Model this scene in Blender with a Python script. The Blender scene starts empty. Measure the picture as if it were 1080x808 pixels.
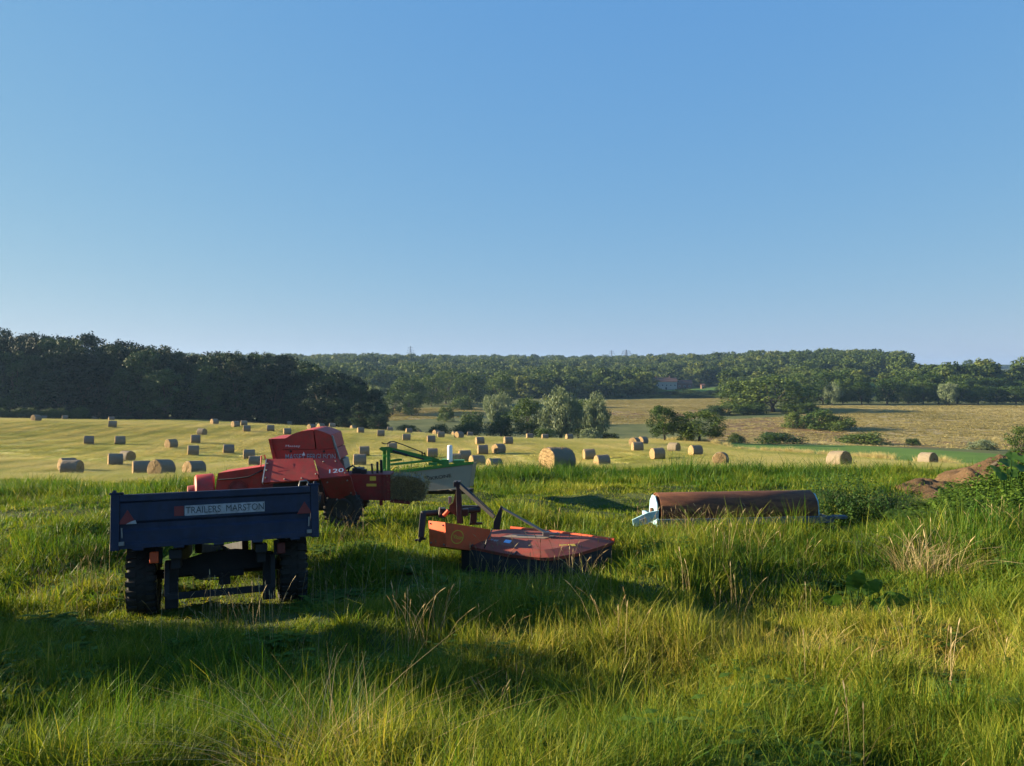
import bpy, bmesh, math, random
import numpy as np
from mathutils import Vector, Matrix

# ------------------------------------------------------------------ camera, world, sun, exposure
scene = bpy.context.scene
col = scene.collection
R = math.radians
PW, PH, FPX, YH, CAMZ = 1080.0, 808.0, 830.0, 390.0, 1.65
PITCH = math.atan((PH / 2 - YH) / FPX)

cam_data = bpy.data.cameras.new('camera')
cam = bpy.data.objects.new('camera', cam_data)
col.objects.link(cam)
cam_data.sensor_width = 36.0
cam_data.lens = 36.0 * FPX / PW
cam_data.clip_start = 0.05
cam_data.clip_end = 12000
cam.location = (0, 0, CAMZ)
cam.rotation_euler = (math.pi / 2 - PITCH, 0, 0)
scene.camera = cam

SUN_EL, SUN_AHEAD = 14.5, 9.0          # degrees: height of the sun, and how far it stands ahead of due left
az = R(90 - SUN_AHEAD)
to_sun = Vector((-math.sin(az) * math.cos(R(SUN_EL)), math.cos(az) * math.cos(R(SUN_EL)), math.sin(R(SUN_EL))))
world = bpy.data.worlds.new('World')
scene.world = world
world.use_nodes = True
wn = world.node_tree
wn.nodes.clear()
sky = wn.nodes.new('ShaderNodeTexSky')
sky.sky_type = 'NISHITA'
sky.sun_disc = False
sky.sun_elevation = R(SUN_EL)
sky.sun_rotation = -az
sky.altitude = 60
sky.air_density = 1.0
sky.dust_density = 0.15
sky.ozone_density = 2.2
bg = wn.nodes.new('ShaderNodeBackground')
bg.inputs['Strength'].default_value = 0.0545
wo = wn.nodes.new('ShaderNodeOutputWorld')
# the camera's tone response to the sky: each channel compressed towards the flat blue of the photograph
sep = wn.nodes.new('ShaderNodeSeparateColor'); com = wn.nodes.new('ShaderNodeCombineColor')
wn.links.new(sky.outputs[0], sep.inputs[0])
for ch, (gain, gam) in enumerate(((0.765, 0.66), (1.523, 0.38), (3.39, 0.05))):
    pw = wn.nodes.new('ShaderNodeMath'); pw.operation = 'POWER'; pw.inputs[1].default_value = gam
    ml = wn.nodes.new('ShaderNodeMath'); ml.operation = 'MULTIPLY'; ml.inputs[1].default_value = gain
    wn.links.new(sep.outputs[ch], pw.inputs[0]); wn.links.new(pw.outputs[0], ml.inputs[0]); wn.links.new(ml.outputs[0], com.inputs[ch])
wn.links.new(com.outputs[0], bg.inputs[0])
wn.links.new(bg.outputs[0], wo.inputs[0])

sun_data = bpy.data.lights.new('sun', 'SUN')
sun_data.energy = 5.0
sun_data.angle = R(0.53)
sun_data.color = (1.0, 0.82, 0.55)
sun = bpy.data.objects.new('sun', sun_data)
col.objects.link(sun)
sun.rotation_euler = (-to_sun).to_track_quat('-Z', 'Y').to_euler()

vs = scene.view_settings
vs.view_transform = 'Standard'
vs.look = 'None'
vs.gamma = 1.0
vs.exposure = 1.80
vs.use_curve_mapping = False
cy = scene.cycles
cy.use_denoising = True
cy.max_bounces = 6
cy.diffuse_bounces = 3
cy.glossy_bounces = 2
cy.transmission_bounces = 4
cy.transparent_max_bounces = 6
cy.volume_bounces = 0
cy.use_adaptive_sampling = True
cy.adaptive_threshold = 0.02

random.seed(7)
rng = np.random.default_rng(7)

# ------------------------------------------------------------------ helpers
_fw = Vector((0, math.cos(PITCH), -math.sin(PITCH)))
_up = Vector((0, math.sin(PITCH), math.cos(PITCH)))


def P(px, py, Y):
    """world point seen at photograph pixel (px, py) at distance Y ahead of the camera"""
    d = Vector((1, 0, 0)) * (px - PW / 2) + _up * (PH / 2 - py) + _fw * FPX
    return Vector((0, 0, CAMZ)) + d * (Y / d.y)


def Pz(px, py, z):
    d = Vector((1, 0, 0)) * (px - PW / 2) + _up * (PH / 2 - py) + _fw * FPX
    return Vector((0, 0, CAMZ)) + d * ((z - CAMZ) / d.z)


def proj(p):
    q = Vector(p) - Vector((0, 0, CAMZ))
    d = q.dot(_fw)
    return PW / 2 + FPX * q.x / d, PH / 2 - FPX * q.dot(_up) / d


def hash2(ix, iy, seed):
    h = (ix.astype(np.int64) * 374761393 + iy.astype(np.int64) * 668265263 + seed * 1274126177) & 0xffffffff
    h = ((h ^ (h >> 13)) * 1274126177) & 0xffffffff
    h = h ^ (h >> 16)
    return (h & 0xffff) / 65535.0


def vnoise(x, y, seed=0):
    x = np.asarray(x, float); y = np.asarray(y, float)
    ix = np.floor(x); iy = np.floor(y)
    fx = x - ix; fy = y - iy
    fx = fx * fx * (3 - 2 * fx); fy = fy * fy * (3 - 2 * fy)
    a = hash2(ix, iy, seed); b = hash2(ix + 1, iy, seed)
    c = hash2(ix, iy + 1, seed); d = hash2(ix + 1, iy + 1, seed)
    return (a * (1 - fx) + b * fx) * (1 - fy) + (c * (1 - fx) + d * fx) * fy


def fnoise(x, y, seed=0, octaves=3):
    s = 0; a = 0.5; t = 0
    for o in range(octaves):
        s = s + a * vnoise(np.asarray(x) * 2 ** o, np.asarray(y) * 2 ** o, seed + o * 17)
        t += a; a *= 0.5
    return s / t


def tag(o, label=None, cat=None, group=None, kind=None):
    if label: o['label'] = label
    if cat: o['category'] = cat
    if group: o['group'] = group
    if kind: o['kind'] = kind
    return o


def empty(name, loc, rz=0.0):
    o = bpy.data.objects.new(name, None)
    col.objects.link(o)
    o.location = loc
    o.rotation_euler = (0, 0, rz)
    o.empty_display_size = 0.2
    return o


def link(name, mesh, parent=None):
    o = bpy.data.objects.new(name, mesh)
    col.objects.link(o)
    if parent is not None: o.parent = parent
    return o


def mesh_np(name, verts, faces, mats=(), midx=None, smooth=False, attrs=None):
    """fast mesh of equal-sized faces from arrays"""
    verts = np.asarray(verts, np.float32); faces = np.asarray(faces, np.int32)
    me = bpy.data.meshes.new(name)
    n, k = faces.shape
    me.vertices.add(len(verts)); me.vertices.foreach_set('co', verts.ravel())
    me.loops.add(n * k); me.loops.foreach_set('vertex_index', faces.ravel())
    me.polygons.add(n)
    me.polygons.foreach_set('loop_start', np.arange(0, n * k, k, dtype=np.int32))
    for m in mats: me.materials.append(m)
    if midx is not None: me.polygons.foreach_set('material_index', np.asarray(midx, np.int32))
    me.polygons.foreach_set('use_smooth', np.full(n, bool(smooth)))
    for an, av in (attrs or {}).items():
        at = me.attributes.new(an, 'FLOAT', 'POINT')
        at.data.foreach_set('value', np.asarray(av, np.float32))
    me.update(calc_edges=True)
    return me


class MB:
    """collects boxes, bars, tubes, prisms; build() links them as ONE mesh object"""
    def __init__(self): self.v = []; self.f = []; self.m = []; self.s = []

    def add(self, vs_, fs_, mi=0, sm=False):
        b = len(self.v)
        self.v += [tuple(v) for v in vs_]
        for f in fs_:
            self.f.append(tuple(b + i for i in f)); self.m.append(mi); self.s.append(sm)
        return self

    def box(self, c, s, rot=None, mi=0):
        c = Vector(c); hx, hy, hz = s[0] / 2, s[1] / 2, s[2] / 2
        vs_ = [Vector((x, y, z)) for x in (-hx, hx) for y in (-hy, hy) for z in (-hz, hz)]
        if rot is not None: vs_ = [rot @ v for v in vs_]
        vs_ = [c + v for v in vs_]
        return self.add(vs_, [(0, 1, 3, 2), (4, 6, 7, 5), (0, 4, 5, 1), (2, 3, 7, 6), (0, 2, 6, 4), (1, 5, 7, 3)], mi)

    def bar(self, a, b, w, h=None, mi=0, upv=(0, 0, 1)):
        a = Vector(a); b = Vector(b); h = h or w
        d = (b - a).normalized()
        s = d.cross(Vector(upv))
        if s.length < 1e-4: s = d.cross(Vector((0, 1, 0)))
        s.normalize(); u = s.cross(d)
        vs_ = []
        for p in (a, b):
            for i, j in ((-1, -1), (1, -1), (1, 1), (-1, 1)):
                vs_.append(p + s * (w / 2 * i) + u * (h / 2 * j))
        return self.add(vs_, [(3, 2, 1, 0), (4, 5, 6, 7), (0, 1, 5, 4), (1, 2, 6, 5), (2, 3, 7, 6), (3, 0, 4, 7)], mi)

    def tube(self, pts, r, n=10, mi=0, caps=True, sm=True):
        pts = [Vector(p) for p in pts]
        rs = r if isinstance(r, (list, tuple)) else [r] * len(pts)
        vs_ = []; fs_ = []
        ref = None
        for i, p in enumerate(pts):
            d = (pts[min(i + 1, len(pts) - 1)] - pts[max(i - 1, 0)]).normalized()
            if ref is None: ref = Vector((0, 0, 1)) if abs(d.z) < 0.9 else Vector((1, 0, 0))
            s = d.cross(ref).normalized(); u = s.cross(d); ref = u
            for k in range(n):
                a = 2 * math.pi * k / n
                vs_.append(p + (s * math.cos(a) + u * math.sin(a)) * rs[i])
        for i in range(len(pts) - 1):
            for k in range(n):
                fs_.append((i * n + k, (i + 1) * n + k, (i + 1) * n + (k + 1) % n, i * n + (k + 1) % n))
        self.add(vs_, fs_, mi, sm)
        if caps:
            self.add(vs_[:n], [tuple(range(n))], mi)
            self.add(vs_[-n:], [tuple(reversed(range(n)))], mi)
        return self

    def prism(self, front, back, mi=0, side_mi=None):
        """solid between two matching outlines"""
        n = len(front)
        vs_ = [Vector(p) for p in front] + [Vector(p) for p in back]
        self.add(vs_, [tuple(range(n)), tuple(reversed(range(n, 2 * n)))], mi)
        return self.add(vs_, [(i, n + i, n + (i + 1) % n, (i + 1) % n) for i in range(n)], mi if side_mi is None else side_mi)

    def lathe(self, prof, n=32, axis='x', c=(0, 0, 0), mi=0, sm=True):
        """profile of (along, radius) pairs turned round an axis"""
        c = Vector(c); vs_ = []; fs_ = []
        for (a, r) in prof:
            for k in range(n):
                t = 2 * math.pi * k / n
                p = (a, r * math.cos(t), r * math.sin(t))
                if axis == 'y': p = (p[1], p[0], p[2])
                if axis == 'z': p = (p[1], p[2], p[0])
                vs_.append(c + Vector(p))
        for i in range(len(prof) - 1):
            for k in range(n):
                fs_.append((i * n + k, i * n + (k + 1) % n, (i + 1) * n + (k + 1) % n, (i + 1) * n + k))
        return self.add(vs_, fs_, mi, sm)

    def build(self, name, mats, parent=None, bevel=0.0, seg=2):
        me = bpy.data.meshes.new(name)
        me.from_pydata(self.v, [], self.f)
        if not isinstance(mats, (list, tuple)): mats = [mats]
        for m in mats: me.materials.append(m)
        me.polygons.foreach_set('material_index', self.m)
        me.polygons.foreach_set('use_smooth', self.s)
        bm = bmesh.new(); bm.from_mesh(me)
        bmesh.ops.recalc_face_normals(bm, faces=bm.faces)
        bm.to_mesh(me); bm.free()
        me.update()
        o = link(name, me, parent)
        if bevel > 0:
            md = o.modifiers.new('edge', 'BEVEL'); md.width = bevel; md.segments = seg; md.limit_method = 'ANGLE'
            md.angle_limit = R(40)
        return o


def copy_tree(o, parent=None):
    c = o.copy(); col.objects.link(c)
    if parent is not None: c.parent = parent
    for ch in list(o.children): copy_tree(ch, c)
    return c


# ------------------------------------------------------------------ materials
class NT:
    def __init__(self, name):
        self.m = bpy.data.materials.new(name); self.m.use_nodes = True
        self.t = self.m.node_tree; self.t.nodes.clear()
        self.out = self.t.nodes.new('ShaderNodeOutputMaterial')

    def n(self, typ, **kw):
        nd = self.t.nodes.new(typ)
        for k, v in kw.items():
            if k.startswith('i_'): nd.inputs[k[2:].replace('_', ' ')].default_value = v
            else: setattr(nd, k, v)
        return nd

    def l(self, a, b): self.t.links.new(a, b)

    def ramp(self, fac, stops):
        r = self.n('ShaderNodeValToRGB')
        e = r.color_ramp.elements
        while len(e) < len(stops): e.new(0.5)
        for i, (p, c) in enumerate(stops):
            e[i].position = p; e[i].color = (*c, 1) if len(c) == 3 else c
        self.l(fac, r.inputs[0]); return r.outputs[0]

    def noise(self, scale, detail=4, vec=None, rough=0.55, dist=0.0):
        nd = self.n('ShaderNodeTexNoise'); nd.inputs['Scale'].default_value = scale
        nd.inputs['Detail'].default_value = detail; nd.inputs['Roughness'].default_value = rough
        nd.inputs['Distortion'].default_value = dist
        if vec is not None: self.l(vec, nd.inputs['Vector'])
        return nd.outputs['Fac']

    def mix(self, fac, a, b, blend='MIX'):
        nd = self.n('ShaderNodeMix', data_type='RGBA', blend_type=blend)
        for s, v in ((nd.inputs[0], fac), (nd.inputs[6], a), (nd.inputs[7], b)):
            if isinstance(v, (int, float)): s.default_value = v
            elif isinstance(v, tuple): s.default_value = (*v, 1)
            else: self.l(v, s)
        return nd.outputs[2]

    def math(self, op, a, b=0.0, c=None, clamp=False):
        nd = self.n('ShaderNodeMath', operation=op, use_clamp=clamp)
        for i, v in enumerate((a, b, c)):
            if v is None: continue
            if isinstance(v, (int, float)): nd.inputs[i].default_value = v
            else: self.l(v, nd.inputs[i])
        return nd.outputs[0]

    def bump(self, h, strength=0.4, dist=0.02):
        b = self.n('ShaderNodeBump'); b.inputs['Strength'].default_value = strength; b.inputs['Distance'].default_value = dist
        self.l(h, b.inputs['Height']); return b.outputs[0]

    def principled(self, color, rough=0.6, metal=0.0, normal=None, spec=0.5):
        p = self.n('ShaderNodeBsdfPrincipled')
        if isinstance(color, tuple): p.inputs['Base Color'].default_value = (*color, 1)
        else: self.l(color, p.inputs['Base Color'])
        if isinstance(rough, (int, float)): p.inputs['Roughness'].default_value = rough
        else: self.l(rough, p.inputs['Roughness'])
        p.inputs['Metallic'].default_value = metal
        p.inputs['Specular IOR Level'].default_value = spec
        if normal is not None: self.l(normal, p.inputs['Normal'])
        return p

    def done(self, shader):
        self.l(shader.outputs[0] if hasattr(shader, 'outputs') else shader, self.out.inputs[0]); return self.m


def paint(name, c, rust=0.15, rough=0.5, dirt=(0.09, 0.07, 0.045), scale=6.0, dirt_amt=0.5):
    """weathered machine paint: dust film, fading, chips down to rust"""
    t = NT(name)
    co = t.n('ShaderNodeTexCoord').outputs['Object']
    n1 = t.noise(scale * 0.5, 5, co); n2 = t.noise(scale * 6, 6, co, 0.7); n3 = t.noise(scale * 1.7, 4, co)
    fade = t.mix(t.ramp(n1, [(0.35, (0, 0, 0)), (0.7, (1, 1, 1))]), c, tuple(min(1, x * 1.28 + 0.012) for x in c))
    d = t.math('MULTIPLY', t.ramp(n3, [(0.42, (0, 0, 0)), (0.75, (1, 1, 1))]), dirt_amt)
    c2 = t.mix(d, fade, dirt)
    mp = t.n('ShaderNodeMapping'); mp.inputs['Scale'].default_value = (14, 14, 1.2); t.l(co, mp.inputs[0])
    st = t.noise(2.2, 5, mp.outputs[0], 0.65)
    c2 = t.mix(t.math('MULTIPLY', t.ramp(st, [(0.52, (0, 0, 0)), (0.72, (1, 1, 1))]), 0.45 * dirt_amt), c2, dirt)
    chips = t.math('MULTIPLY', t.ramp(n2, [(0.66 - rust * 0.25, (0, 0, 0)), (0.70 - rust * 0.25, (1, 1, 1))]),
                   t.ramp(n1, [(0.45, (0, 0, 0)), (0.6, (1, 1, 1))]))
    c3 = t.mix(chips, c2, (0.10, 0.042, 0.018))
    rg = t.math('ADD', rough, t.math('MULTIPLY', n3, 0.25), clamp=True)
    return t.done(t.principled(c3, rg, 0, t.bump(n2, 0.12, 0.004), 0.4))


def plain(name, c, rough=0.6, metal=0.0, var=0.25, scale=12):
    t = NT(name)
    co = t.n('ShaderNodeTexCoord').outputs['Object']
    n1 = t.noise(scale, 5, co)
    cc = t.mix(n1, tuple(x * (1 - var) for x in c), tuple(min(1, x * (1 + var)) for x in c))
    return t.done(t.principled(cc, rough, metal, t.bump(n1, 0.15, 0.004)))


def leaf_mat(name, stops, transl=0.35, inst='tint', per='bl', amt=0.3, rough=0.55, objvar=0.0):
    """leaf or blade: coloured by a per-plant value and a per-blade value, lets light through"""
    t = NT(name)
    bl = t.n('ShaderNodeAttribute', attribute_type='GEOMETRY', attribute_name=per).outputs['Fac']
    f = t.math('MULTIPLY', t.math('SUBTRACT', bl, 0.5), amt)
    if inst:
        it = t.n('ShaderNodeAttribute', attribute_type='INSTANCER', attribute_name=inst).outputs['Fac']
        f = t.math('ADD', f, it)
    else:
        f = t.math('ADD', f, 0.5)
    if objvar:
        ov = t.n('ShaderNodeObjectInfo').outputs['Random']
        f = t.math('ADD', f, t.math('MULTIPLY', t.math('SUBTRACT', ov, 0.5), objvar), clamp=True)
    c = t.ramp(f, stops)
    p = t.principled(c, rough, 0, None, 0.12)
    tr = t.n('ShaderNodeBsdfTranslucent')
    ct = t.mix(1.0, c, (1.0, 0.95, 0.45), 'MULTIPLY')
    t.l(ct, tr.inputs[0])
    mx = t.n('ShaderNodeMixShader'); mx.inputs[0].default_value = transl
    t.l(p.outputs[0], mx.inputs[1]); t.l(tr.outputs[0], mx.inputs[2])
    return t.done(mx)


M = {}
M['blue'] = paint('trailer_blue_paint', (0.004, 0.012, 0.040), 0.10, 0.55, dirt=(0.014, 0.014, 0.015), dirt_amt=0.6)
M['chassis'] = paint('chassis_black', (0.008, 0.009, 0.012), 0.15, 0.7, dirt_amt=0.3, dirt=(.018, .016, .013))
M['rubber'] = plain('tyre_rubber', (0.022, 0.021, 0.020), 0.85, 0, 0.4, 14)
M['rim'] = paint('wheel_rim_paint', (0.18, 0.17, 0.15), 0.4, 0.6)
M['red'] = paint('baler_red_paint', (0.38, 0.025, 0.015), 0.16, 0.45, dirt=(0.16, 0.06, 0.04), dirt_amt=0.55)
M['red_dark'] = paint('baler_dark_red_paint', (0.19, 0.014, 0.011), 0.2, 0.55, dirt=(0.12, 0.05, 0.035), dirt_amt=0.6)
M['steel'] = plain('dull_steel', (0.20, 0.19, 0.18), 0.5, 0.6, 0.3)
M['black'] = plain('black_iron', (0.015, 0.014, 0.014), 0.6, 0, 0.4)
M['orange'] = paint('mower_orange_paint', (0.62, 0.085, 0.022), 0.15, 0.45, dirt=(0.28, 0.10, 0.05), dirt_amt=0.4)
M['deck'] = paint('mower_deck_red', (0.20, 0.030, 0.014), 0.0, 0.62, dirt=(0.13, 0.065, 0.04), dirt_amt=0.7)
M['cloth'] = plain('black_skirt_cloth', (0.022, 0.020, 0.020), 0.9, 0, 0.35, 5)
M['rust'] = None
M['green'] = paint('mower_green_paint', (0.045, 0.20, 0.035), 0.1, 0.45, dirt_amt=0.35)
M['canvas'] = plain('grey_canvas', (0.26, 0.215, 0.14), 0.85, 0, 0.14, 3)
M['square_straw'] = plain('grey_straw', (0.20, 0.165, 0.11), 0.9, 0, 0.5, 30)
M['dust'] = plain('dusty_metal', (0.20, 0.15, 0.11), 0.8, 0, 0.4, 8)
M['white'] = plain('white_paint', (0.72, 0.72, 0.70), 0.5, 0, 0.1)
M['sticker_white'] = paint('dirty_white_sticker', (0.31, 0.32, 0.34), 0.25, 0.6, dirt=(0.16, 0.15, 0.13), dirt_amt=0.75, scale=9.0)
M['ink'] = plain('black_ink', (0.015, 0.015, 0.017), 0.5, 0, 0.1)
M['reflector'] = plain('red_reflector', (0.15, 0.010, 0.009), 0.55, 0, 0.1)
M['amber'] = plain('amber_lens', (0.62, 0.075, 0.008), 0.5, 0, 0.1)
M['redlens'] = plain('red_lens', (0.10, 0.008, 0.006), 0.6, 0, 0.1)
M['yellow'] = plain('yellow_sticker', (0.60, 0.42, 0.04), 0.5, 0, 0.15)
M['paleblue'] = paint('roller_pale_blue_paint', (0.28, 0.48, 0.54), 0.2, 0.5, dirt=(0.16, 0.15, 0.12), dirt_amt=0.45)
M['frameblue'] = paint('roller_frame_blue_paint', (0.045, 0.075, 0.11), 0.3, 0.55, dirt=(0.10, 0.09, 0.07), dirt_amt=0.5)
M['skyblue_sticker'] = plain('light_blue_sticker', (0.30, 0.52, 0.80), 0.4, 0, 0.05)
M['wall'] = plain('pale_render', (0.36, 0.34, 0.31), 0.8, 0, 0.1, 2)
M['brick'] = plain('red_brick', (0.16, 0.085, 0.062), 0.85, 0, 0.2, 3)
M['tile'] = plain('roof_tile', (0.11, 0.055, 0.042), 0.85, 0, 0.25, 2)
M['glass'] = plain('window_glass', (0.03, 0.035, 0.04), 0.15, 0, 0.2)
M['pylon'] = plain('galvanised_steel', (0.055, 0.06, 0.068), 0.8, 0.0, 0.1)


def mk_rust():
    t = NT('rusty_roller_steel')
    co = t.n('ShaderNodeTexCoord').outputs['Object']
    mp = t.n('ShaderNodeMapping'); mp.inputs['Scale'].default_value = (0.5, 3, 3); t.l(co, mp.inputs[0])
    n1 = t.noise(3, 6, mp.outputs[0], 0.65); n2 = t.noise(30, 5, co, 0.7)
    c = t.ramp(n1, [(0.25, (0.050, 0.021, 0.013)), (0.5, (0.135, 0.054, 0.028)), (0.75, (0.26, 0.11, 0.046))])
    c = t.mix(t.ramp(n2, [(0.55, (0, 0, 0)), (0.75, (1, 1, 1))]), c, (0.045, 0.022, 0.017))
    return t.done(t.principled(c, 0.75, 0.1, t.bump(n2, 0.3, 0.004), 0.3))


M['rust'] = mk_rust()


def mk_bark():
    t = NT('bark'); co = t.n('ShaderNodeTexCoord').outputs['Object']
    n = t.noise(6, 6, co, 0.7)
    return t.done(t.principled(t.ramp(n, [(0.3, (0.035, 0.026, 0.018)), (0.7, (0.10, 0.08, 0.055))]), 0.9, 0, t.bump(n, 0.6, 0.05)))


M['bark'] = mk_bark()


def mk_bale_side():
    t = NT('weathered_straw_net'); co = t.n('ShaderNodeTexCoord').outputs['Object']
    mp = t.n('ShaderNodeMapping'); mp.inputs['Scale'].default_value = (18, 2.5, 2.5); t.l(co, mp.inputs[0])
    n1 = t.noise(5, 6, mp.outputs[0], 0.7); n2 = t.noise(2.2, 4, co)
    c = t.ramp(n1, [(0.25, (0.085, 0.070, 0.052)), (0.5, (0.20, 0.165, 0.12)), (0.72, (0.36, 0.30, 0.21))])
    c = t.mix(t.math('MULTIPLY', n2, 0.45), c, (0.25, 0.19, 0.10))
    c = t.mix(t.math('MULTIPLY', t.n('ShaderNodeObjectInfo').outputs['Random'], 0.5), c, (0.14, 0.125, 0.11))
    return t.done(t.principled(c, 0.85, 0, t.bump(n1, 0.6, 0.02), 0.2))


def mk_bale_end():
    t = NT('straw_bale_end'); tc = t.n('ShaderNodeTexCoord').outputs['Object']
    w = t.n('ShaderNodeTexWave', wave_type='RINGS', rings_direction='X'); w.inputs['Scale'].default_value = 4.5
    w.inputs['Distortion'].default_value = 5; w.inputs['Detail'].default_value = 4; w.inputs['Detail Scale'].default_value = 3
    t.l(tc, w.inputs['Vector'])
    n = t.noise(28, 5, tc, 0.7)
    c = t.ramp(t.math('ADD', t.math('MULTIPLY', w.outputs['Fac'], 0.35), t.math('MULTIPLY', n, 0.65)),
               [(0.30, (0.11, 0.062, 0.025)), (0.5, (0.29, 0.195, 0.09)), (0.72, (0.45, 0.33, 0.17))])
    return t.done(t.principled(c, 0.9, 0, t.bump(n, 0.7, 0.02), 0.2))


M['bale_side'] = mk_bale_side()
M['bale_end'] = mk_bale_end()


def mk_heap():
    t = NT('brown_earth'); co = t.n('ShaderNodeTexCoord').outputs['Object']
    n = t.noise(3, 6, co, 0.65); n2 = t.noise(22, 5, co, 0.7)
    c = t.ramp(n, [(0.3, (0.065, 0.038, 0.020)), (0.6, (0.13, 0.082, 0.044)), (0.8, (0.19, 0.125, 0.07))])
    c = t.mix(t.ramp(n2, [(0.5, (0, 0, 0)), (0.8, (1, 1, 1))]), c, (0.24, 0.165, 0.085))
    return t.done(t.principled(c, 0.95, 0, t.bump(n2, 0.9, 0.05), 0.1))


M['heap'] = mk_heap()


def mk_ground():
    t = NT('ground_cover')
    g = t.n('ShaderNodeNewGeometry').outputs['Position']
    A = lambda n: t.n('ShaderNodeAttribute', attribute_type='GEOMETRY', attribute_name=n).outputs['Fac']
    n_s = t.noise(1.3, 6, g, 0.6); n_m = t.noise(0.11, 5, g, 0.6); n_l = t.noise(0.02, 5, g, 0.6); n_f = t.noise(9, 5, g, 0.7)
    base = t.ramp(n_s, [(0.3, (0.035, 0.048, 0.014)), (0.7, (0.075, 0.095, 0.028))])
    far = t.ramp(n_m, [(0.3, (0.055, 0.075, 0.028)), (0.7, (0.14, 0.15, 0.055))])
    c = t.mix(A('far'), base, far)
    # mown hay: rows of mower swaths
    w = t.n('ShaderNodeTexWave', wave_type='BANDS', bands_direction='X')
    w.inputs['Scale'].default_value = 0.11; w.inputs['Distortion'].default_value = 1.2
    w.inputs['Detail'].default_value = 2; w.inputs['Detail Scale'].default_value = 0.4
    mp = t.n('ShaderNodeMapping'); mp.inputs['Rotation'].default_value = (0, 0, R(-9)); t.l(g, mp.inputs[0]); t.l(mp.outputs[0], w.inputs['Vector'])
    hv = t.math('ADD', t.math('ADD', t.math('MULTIPLY', w.outputs['Fac'], 0.22), t.math('MULTIPLY', n_m, 0.38)), t.math('MULTIPLY', n_s, 0.40))
    hay = t.ramp(hv, [(0.30, (0.28, 0.31, 0.05)), (0.46, (0.54, 0.49, 0.11)), (0.62, (0.70, 0.59, 0.20))])
    crop = t.ramp(n_m, [(0.3, (0.070, 0.140, 0.024)), (0.7, (0.11, 0.19, 0.036))])
    mp2 = t.n('ShaderNodeMapping'); mp2.inputs['Scale'].default_value = (0.35, 1, 1); t.l(g, mp2.inputs[0])
    n_t = t.noise(0.035, 6, mp2.outputs[0], 0.6); n_t2 = t.noise(0.3, 5, g, 0.65)
    tan = t.ramp(t.math('ADD', t.math('MULTIPLY', n_t, 0.7), t.math('MULTIPLY', n_t2, 0.3)),
                 [(0.34, (0.17, 0.145, 0.070)), (0.5, (0.29, 0.235, 0.125)), (0.66, (0.40, 0.33, 0.19))])
    heath = t.ramp(n_t2, [(0.3, (0.085, 0.055, 0.030)), (0.7, (0.24, 0.165, 0.075))])
    edge = lambda a: t.ramp(t.math('ADD', a, t.math('MULTIPLY', t.math('SUBTRACT', n_s, 0.5), 0.3)), [(0.42, (0, 0, 0)), (0.58, (1, 1, 1))])
    c = t.mix(edge(A('tan')), c, tan)
    c = t.mix(edge(A('heath')), c, heath)
    c = t.mix(edge(A('hay')), c, hay)
    c = t.mix(edge(A('crop')), c, crop)
    b = t.bump(t.math('ADD', n_s, t.math('MULTIPLY', n_f, 0.4)), 0.9, 0.12)
    return t.done(t.principled(c, 0.95, 0, b, 0.1))


M['ground'] = mk_ground()

GRASS = [(0.0, (0.020, 0.065, 0.012)), (0.28, (0.055, 0.135, 0.014)), (0.50, (0.135, 0.178, 0.018)),
         (0.68, (0.27, 0.285, 0.035)), (0.85, (0.40, 0.315, 0.085)), (1.0, (0.52, 0.42, 0.20))]
M['grass'] = leaf_mat('meadow_grass_blade', GRASS, 0.42, None, 'bl', 1.0, 0.5)
M['hay_blade'] = leaf_mat('hay_stubble_blade', [(0.0, (0.17, 0.22, 0.035)), (0.35, (0.31, 0.32, 0.062)), (0.6, (0.47, 0.43, 0.115)), (1.0, (0.66, 0.54, 0.24))], 0.38, 'tint', 'bl', 0.3, 0.6)
M['grass_inst'] = leaf_mat('mown_grass_blade', GRASS, 0.42, 'tint', 'bl', 0.34, 0.5)
M['straw'] = leaf_mat('dry_straw', [(0.0, (0.20, 0.14, 0.06)), (0.5, (0.36, 0.27, 0.13)), (1.0, (0.52, 0.42, 0.24))], 0.25, None, 'bl', 0.9, 0.6)
M['dry_inst'] = leaf_mat('dry_seed_stem', [(0.0, (0.16, 0.11, 0.05)), (0.5, (0.34, 0.25, 0.12)), (1.0, (0.52, 0.42, 0.24))], 0.25, None, 'bl', 0.9, 0.6)
M['pasture'] = leaf_mat('pasture_blade', [(0.0, (0.14, 0.14, 0.042)), (0.5, (0.34, 0.29, 0.11)), (1.0, (0.52, 0.44, 0.22))], 0.3, 'tint', 'bl', 0.3, 0.6)
M['weed'] = leaf_mat('weed_leaf', [(0.0, (0.028, 0.068, 0.010)), (0.5, (0.075, 0.145, 0.018)), (1.0, (0.15, 0.22, 0.035))], 0.36, None, 'bl', 1.0, 0.75)
M['weed_dark'] = leaf_mat('nettle_leaf', [(0.0, (0.016, 0.045, 0.013)), (0.5, (0.038, 0.090, 0.020)), (1.0, (0.08, 0.145, 0.03))], 0.30, None, 'bl', 1.0, 0.5)
M['oak'] = leaf_mat('oak_leaf', [(0.0, (0.014, 0.034, 0.010)), (0.5, (0.044, 0.082, 0.016)), (1.0, (0.105, 0.145, 0.028))], 0.22, None, 'bl', 0.6, 0.55, 0.55)
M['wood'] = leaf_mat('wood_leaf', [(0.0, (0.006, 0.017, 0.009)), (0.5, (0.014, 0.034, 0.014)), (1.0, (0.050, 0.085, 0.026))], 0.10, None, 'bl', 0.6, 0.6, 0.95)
M['willow'] = leaf_mat('willow_leaf', [(0.0, (0.08, 0.115, 0.06)), (0.5, (0.155, 0.20, 0.105)), (1.0, (0.26, 0.30, 0.17))], 0.25, None, 'bl', 0.7, 0.5, 0.2)
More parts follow.
